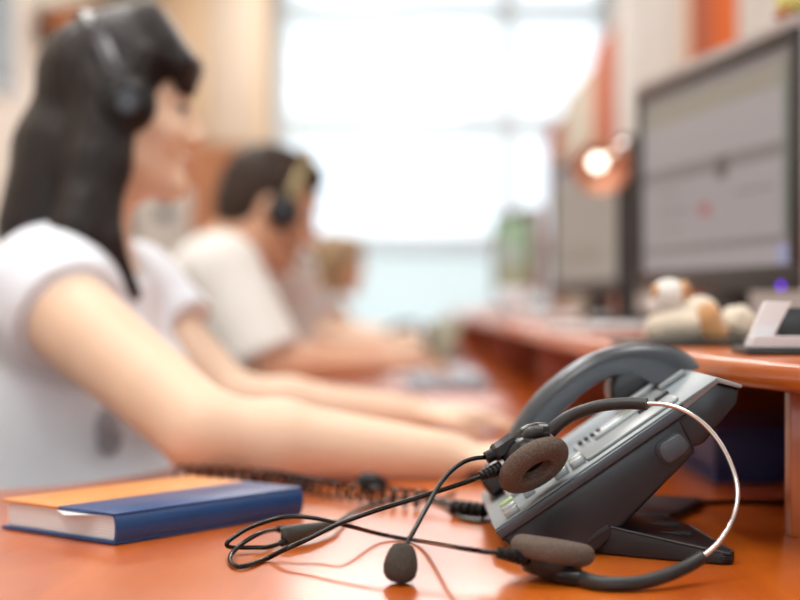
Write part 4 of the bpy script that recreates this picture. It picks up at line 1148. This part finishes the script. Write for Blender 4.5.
def person(spec):
    h = Head(*spec['head']); vox = spec['vox']
    t = thing('person', spec['label'], 'person', (spec['chest'][0], spec['chest'][1], 0), spec.get('group'))
    cx, cy, cz = spec['chest']; W = spec.get('w', 1.0); dep = spec.get('dep', 1.0)
    px, py = cx - .05, cy
    lo = (cx - .33, cy - .48, -.01); hi = (cx + .62, cy + .42, h.c.z + .16)
    sn, sf_, en, ef, wn, wf = [Vector(v) for v in (spec['sh_n'], spec['sh_f'], spec['el_n'], spec['el_f'], spec['wr_n'], spec['wr_f'])]
    ar = spec.get('arm', 1.0)
    fl = Field(lo, hi, vox)
    head_field(fl, h)
    nk = Vector((cx + .035, cy, cz + .155))
    def torso(F, g):
        F.ell((cx, cy, cz), (.112 * dep + g, .165 * W + g, .165 + g), None, .06)
        F.ell((cx + .012, cy, cz - .15), (.112 * dep + g, .148 * W + g, .15 + g), None, .08)
        F.cap((cx + .01, cy - .09 * W, cz + .11), (cx + .01, cy + .09 * W, cz + .11), spec.get('yoke', .068) + g, None, .05)
        F.cap(nk - Vector((.02, 0, .05)), sn, .055 + g, .050 * ar + g, .05); F.cap(nk - Vector((.02, 0, .05)), sf_, .055 + g, .050 * ar + g, .05)
        if spec.get('bust'):
            for s in (-1, 1):
                F.ell((cx + .075, cy + s * .075, cz - .01), (.062 + g, .066 + g, .066 + g), None, .04)
    torso(fl, -.006)
    fl.ell((px, py, .545), (.125, .165 * W, .105), None, .06)
    fl.cap(h.p(-.018, 0, -.045), nk - Vector((.02, 0, .03)), .050 * ar, .056 * ar, .03)
    for s, e, w, up in ((sn, en, wn, spec.get('up', 1)), (sf_, ef, wf, .92 if spec.get('up') else 1)):
        fl.cap(s, e, .044 * ar * up, .037 * ar * (1 + (up - 1) * .4), .02)
        mid = e.lerp(w, .3)
        fl.cap(e, mid, .036 * ar, .037 * ar, .015); fl.cap(mid, w, .037 * ar, .0245 * ar, .012)
    hand(fl, wn, spec['hd_n'], (0, 0, -1), 1, .165, spec.get('curl', .42)); hand(fl, wf, spec['hd_f'], (0, 0, -1), -1, .165, spec.get('curl', .42))
    for s in (-1, 1):
        hip = Vector((px + .03, py + s * .085, .53)); kn = Vector((px + .43, py + s * .10, .50)); an = Vector((px + .40, py + s * .10, .095))
        fl.cap(hip, kn, .075, .052, .03); fl.cap(kn, an, .050, .032, .02); fl.cap(an + Vector((-.03, 0, -.045)), an + Vector((.13, 0, -.062)), .036, .028, .02)
    field_obj('body', fl, spec['skin'], t)
    face_bits(h, t)
    # shirt
    fs = Field(lo, hi, vox)
    torso(fs, .006)
    for s, e, frac in ((sn, en, spec['sleeve'][0]), (sf_, ef, spec['sleeve'][1])):
        ax = (e - s).normalized(); hem = s + (e - s) * frac
        fs.cap(s, s + (e - s) * (frac + .25), (.046 * spec.get('up', 1) + .008 + spec.get('loose', 0)) * ar, (.046 * spec.get('up', 1) + .009 + spec.get('loose', 0)) * ar, .03, 'u', [(hem, -ax)])
    bl = spec.get('belly', (.03, .135))
    fs.ell((cx + .005 + bl[0], cy, cz - .20), (bl[1], .160 * W, .15), None, .06)
    fs.ell((px + .02, py, .60), (.145, .175 * W, .105), None, .05, 'u', [((0, 0, .545), (0, 0, 1))])
    fs.ell(nk + Vector((.03, 0, .045)), spec.get('neck', (.085, .085, .075)), None, .01, 's')
    field_obj('shirt', fs, spec['shirt'], t)
    if spec.get('print'):  # grey oval patch laid over the shirt surface
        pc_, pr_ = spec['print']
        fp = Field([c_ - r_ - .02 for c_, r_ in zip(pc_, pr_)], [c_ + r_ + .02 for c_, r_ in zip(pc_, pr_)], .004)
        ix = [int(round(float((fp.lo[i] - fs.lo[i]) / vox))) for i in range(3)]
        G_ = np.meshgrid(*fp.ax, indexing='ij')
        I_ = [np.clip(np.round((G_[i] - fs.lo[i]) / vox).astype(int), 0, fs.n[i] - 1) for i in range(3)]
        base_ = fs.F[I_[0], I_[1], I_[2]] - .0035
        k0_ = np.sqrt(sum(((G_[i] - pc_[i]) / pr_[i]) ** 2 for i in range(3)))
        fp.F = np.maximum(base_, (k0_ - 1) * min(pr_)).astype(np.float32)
        field_obj('shirt_patch', fp, M['print'], t)
    # trousers and shoes
    ft = Field((lo[0], lo[1], -.01), (hi[0], hi[1], .70), .008)
    ft.ell((px, py, .545), (.135, .175 * W, .105), None, .06)
    for s in (-1, 1):
        hip = Vector((px + .03, py + s * .085, .53)); kn = Vector((px + .43, py + s * .10, .50)); an = Vector((px + .40, py + s * .10, .11))
        ft.cap(hip, kn, .086, .062, .03); ft.cap(kn, an, .060, .045, .02, 'u', [((0, 0, .085), (0, 0, 1))])
    field_obj('trousers', ft, M['trouser'], t)
    for s in (-1, 1):
        fz = Field((px + .28, py + s * .10 - .08, -.01), (px + .62, py + s * .10 + .08, .14), .006)
        fz.cap((px + .36, py + s * .10, .055), (px + .54, py + s * .10, .045), .047, .040, .02, 'u', [((0, 0, .002), (0, 0, 1))])
        field_obj('shoe', fz, M['shoe'], t)
    # hair
    fh = Field((h.c.x - .30, h.c.y - .24, h.c.z - .34), (h.c.x + .24, h.c.y + .22, h.c.z + .17), spec.get('hvox', vox))
    spec['hair'](fh, h)
    field_obj('hair', fh, spec['hair_m'], t)
    return t, h

def office_chair(x, y, label, back_top):
    t = thing('office_chair', label, 'chair', (x, y, 0), 'office chairs at the desks')
    f = Field((x - .30, y - .30, .33), (x + .30, y + .30, .46), .01)
    f.ell((x, y, .395), (.26, .25, .045), None, .02)
    field_obj('seat', f, M['chair'], t)
    box('backrest', (x - .31, y - .21, .52), (x - .265, y + .21, back_top), M['chair'], t, .018, 3)
    box('back_bar', (x - .30, y - .03, .36), (x - .285, y + .03, .55), M['bezel'], t, .004)
    box('seat_plate', (x - .30, y - .06, .345), (x + .08, y + .06, .365), M['bezel'], t, .004)
    lathe('gas_post', [(0, .06), (.03, .06), (.03, .22), (.02, .22), (.02, .355), (0, .355)], (x, y, 0), (0, 0, 1), M['bezel'], t, 20)
    for k in range(5):
        a = 2 * math.pi * k / 5 + .3
        e = Vector((x + .27 * math.cos(a), y + .27 * math.sin(a), .062))
        tube('leg', [Vector((x, y, .085)), e], [.022, .014], M['bezel'], t, 10, 1)
        lathe('castor', [(0, -.012), (.026, -.012), (.028, 0), (.026, .012), (0, .012)], Vector((e.x, e.y, .029)), (math.sin(a), -math.cos(a), 0), M['rub'], t, 18)
    return t

# the dark-haired woman
def hair_long(F, h):
    q = h.s
    face_cut = [(h.p(.035, 0, .025), -(h.f * .80 - h.u * .60))]
    F.ell(h.p(-.006, 0, .036), h.r(.090, .084, .081), h.rot, .006, 'u', [(h.p(.030, 0, -.02), (-(h.f * .86 - h.u * .50)))])
    # fringe across the forehead
    for k in range(7):
        l = -.060 + .020 * k
        F.cap(h.p(.050 - abs(l) * .25, l * .75, .106), h.p(.093 - l * l * 4.5, l, .052), .020 * q, .017 * q, .014)
        F.cap(h.p(.093 - l * l * 4.5, l, .052), h.p(.098 - l * l * 5.5, l * 1.02, .024 - abs(l) * .10), .014 * q, .0065 * q, .010)
    # crown volume
    F.ell(h.p(.014, 0, .062), h.r(.066, .078, .065), h.rot, .010)
    # long fall at the back and on the near side
    F.cap(h.p(-.030, 0, .02), P(61, 150, h.c.y), .056 * q, .056, .012)
    F.cap(P(64, 150, h.c.y - .02), P(48, 228, h.c.y - .03), .056, .058, .015)
    F.cap(P(62, 150, h.c.y + .03), P(36, 228, h.c.y + .02), .042, .042, .015)
    F.cap(P(110, 100, h.c.y - .062), P(98, 165, h.c.y - .075), .034, .036, .03)
    F.cap(P(98, 165, h.c.y - .075), P(78, 232, h.c.y - .105), .034, .032, .015)
    F.cap(P(98, 170, h.c.y - .075), P(108, 240, h.c.y - .10), .024, .016, .015)
    F.cap(P(108, 240, h.c.y - .10), P(137, 296, h.c.y - .085), .016, .006, .01)
    F.cap(h.p(-.05, .05, .0), h.p(-.06, .065, -.17), .035, .030, .03)
    # strands in front of the ear
    F.cap(h.p(.030, -.074, .055), h.p(.018, -.076, -.005), .014, .010, .012)

woman, hw = person(dict(
    label='woman with long dark hair and white t-shirt reaching over the desk', vox=.0055, head=((-.336, 1.75, 1.1415), R(15), R(-2), .93),
    chest=(-.395, 1.75, .822), w=1.0, dep=1.0, bust=True,
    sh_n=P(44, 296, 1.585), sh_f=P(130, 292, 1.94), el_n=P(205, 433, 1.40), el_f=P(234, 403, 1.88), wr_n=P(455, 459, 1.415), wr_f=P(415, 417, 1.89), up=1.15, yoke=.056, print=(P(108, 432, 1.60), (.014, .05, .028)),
    hd_n=(1, .02, .02), hd_f=(1, -.03, .0), curl=.5, sleeve=(.17, .42), loose=.003, skin=M['skin'], shirt=M['shirt'], hair=hair_long, hair_m=M['hair_black'], hvox=.0045, belly=(.032, .145), arm=1.0, neck=(.085, .080, .085)))
head_set(hw, 'black headset worn over long dark hair by the woman', -.048, .026, .113, False, .010)
# grey patch on her shirt front flank
office_chair(-.47, 1.75, 'black office chair under the woman with long dark hair', .86)

def hair_short(F, h):
    q = h.s
    F.ell(h.p(-.008, 0, .036), h.r(.099, .081, .090), h.rot, .01, 'u', [(h.p(.052, 0, .045), (-(h.f * .80 - h.u * .60)))])
    F.ell(h.p(.030, 0, .085), h.r(.066, .062, .038), h.rot, .02)
    F.ell(h.p(-.050, 0, -.012), h.r(.052, .070, .062), h.rot, .02)
    for s in (-1, 1): F.cap(h.p(.012, .073 * s, .03), h.p(.010, .073 * s, -.004), .011 * q, .006 * q, .01)

man, hm = person(dict(
    label='man with short brown hair in an off-white shirt at the second desk', vox=.008, head=((-.268, 3.0, 1.105), R(18), R(-20), 1.0),
    yoke=.062, chest=(-.375, 3.02, .862), w=1.12, dep=1.12, sh_n=P(222, 272, 2.84), sh_f=P(283, 275, 3.20), el_n=P(268, 366, 2.79), el_f=P(282, 352, 3.25), wr_n=P(378, 364, 2.84), wr_f=P(375, 352, 3.22),
    hd_n=(1, .05, 0), hd_f=(1, -.05, 0), sleeve=(.95, .95), loose=.012, skin=M['skin_man'], shirt=M['shirt2'], hair=hair_short, hair_m=M['hair_brown'], hvox=.006, belly=(.008, .135), arm=1.12, neck=(.075, .075, .07)))
head_set(hm, 'black headset with shiny band worn by the man', .02, .006, .137, True, .02, None, M['gold'])
office_chair(-.47, 3.02, 'black office chair under the man in off-white shirt', .80)

# third person, mostly hidden behind the man
pn = Vector((0, 1.25, 0))
third, ht = person(dict(
    label='person in a pale blue shirt sitting beyond the man', vox=.011, head=((-.33, 4.25, 1.135), R(10), R(-12), .98),
    chest=(-.385, 4.26, .90), w=1.05, dep=1.08, sh_n=(-.36, 4.09, .955), sh_f=(-.34, 4.43, .955), el_n=(-.20, 4.03, .80), el_f=(-.18, 4.48, .80), wr_n=(.03, 4.08, .785), wr_f=(.03, 4.40, .785),
    hd_n=(1, .05, 0), hd_f=(1, -.05, 0), sleeve=(.62, .62), loose=.01, skin=M['skin'], shirt=M['shirt3'], hair=hair_short, hair_m=M['hair_brown'], hvox=.009, belly=(.008, .14), arm=1.0))
office_chair(-.47, 4.26, 'black office chair under the person in pale blue shirt', .80)

def hair_mid(F, h):
    hair_short(F, h)
    F.ell(h.p(-.04, 0, .02), h.r(.085, .092, .100), h.rot, .02)
    F.cap(h.p(-.05, 0, -.02), h.p(-.055, 0, -.10), .075, .060, .03)
    for s in (-1, 1): F.cap(h.p(-.01, .075 * s, .02), h.p(-.01, .070 * s, -.11), .024, .018, .02)
fourth, h4 = person(dict(
    label='fair-haired person in tan top sitting nearest the window', vox=.012, head=((-.225, 5.5, 1.045), R(15), R(-10), .93),
    chest=(-.355, 5.5, .83), w=.95, dep=.95, bust=True, sh_n=(-.29, 5.34, .88), sh_f=(-.27, 5.66, .88), el_n=(-.19, 5.28, .79), el_f=(-.17, 5.72, .79), wr_n=(.03, 5.32, .785), wr_f=(.03, 5.62, .785),
    hd_n=(1, .05, 0), hd_f=(1, -.05, 0), sleeve=(.3, .3), loose=.0, skin=M['skin'], shirt=M['shirt4'], hair=hair_mid, hair_m=M['hair_fair'], hvox=.009, belly=(.0, .12), arm=.95))
office_chair(-.42, 5.5, 'black office chair under the fair-haired person', .89)
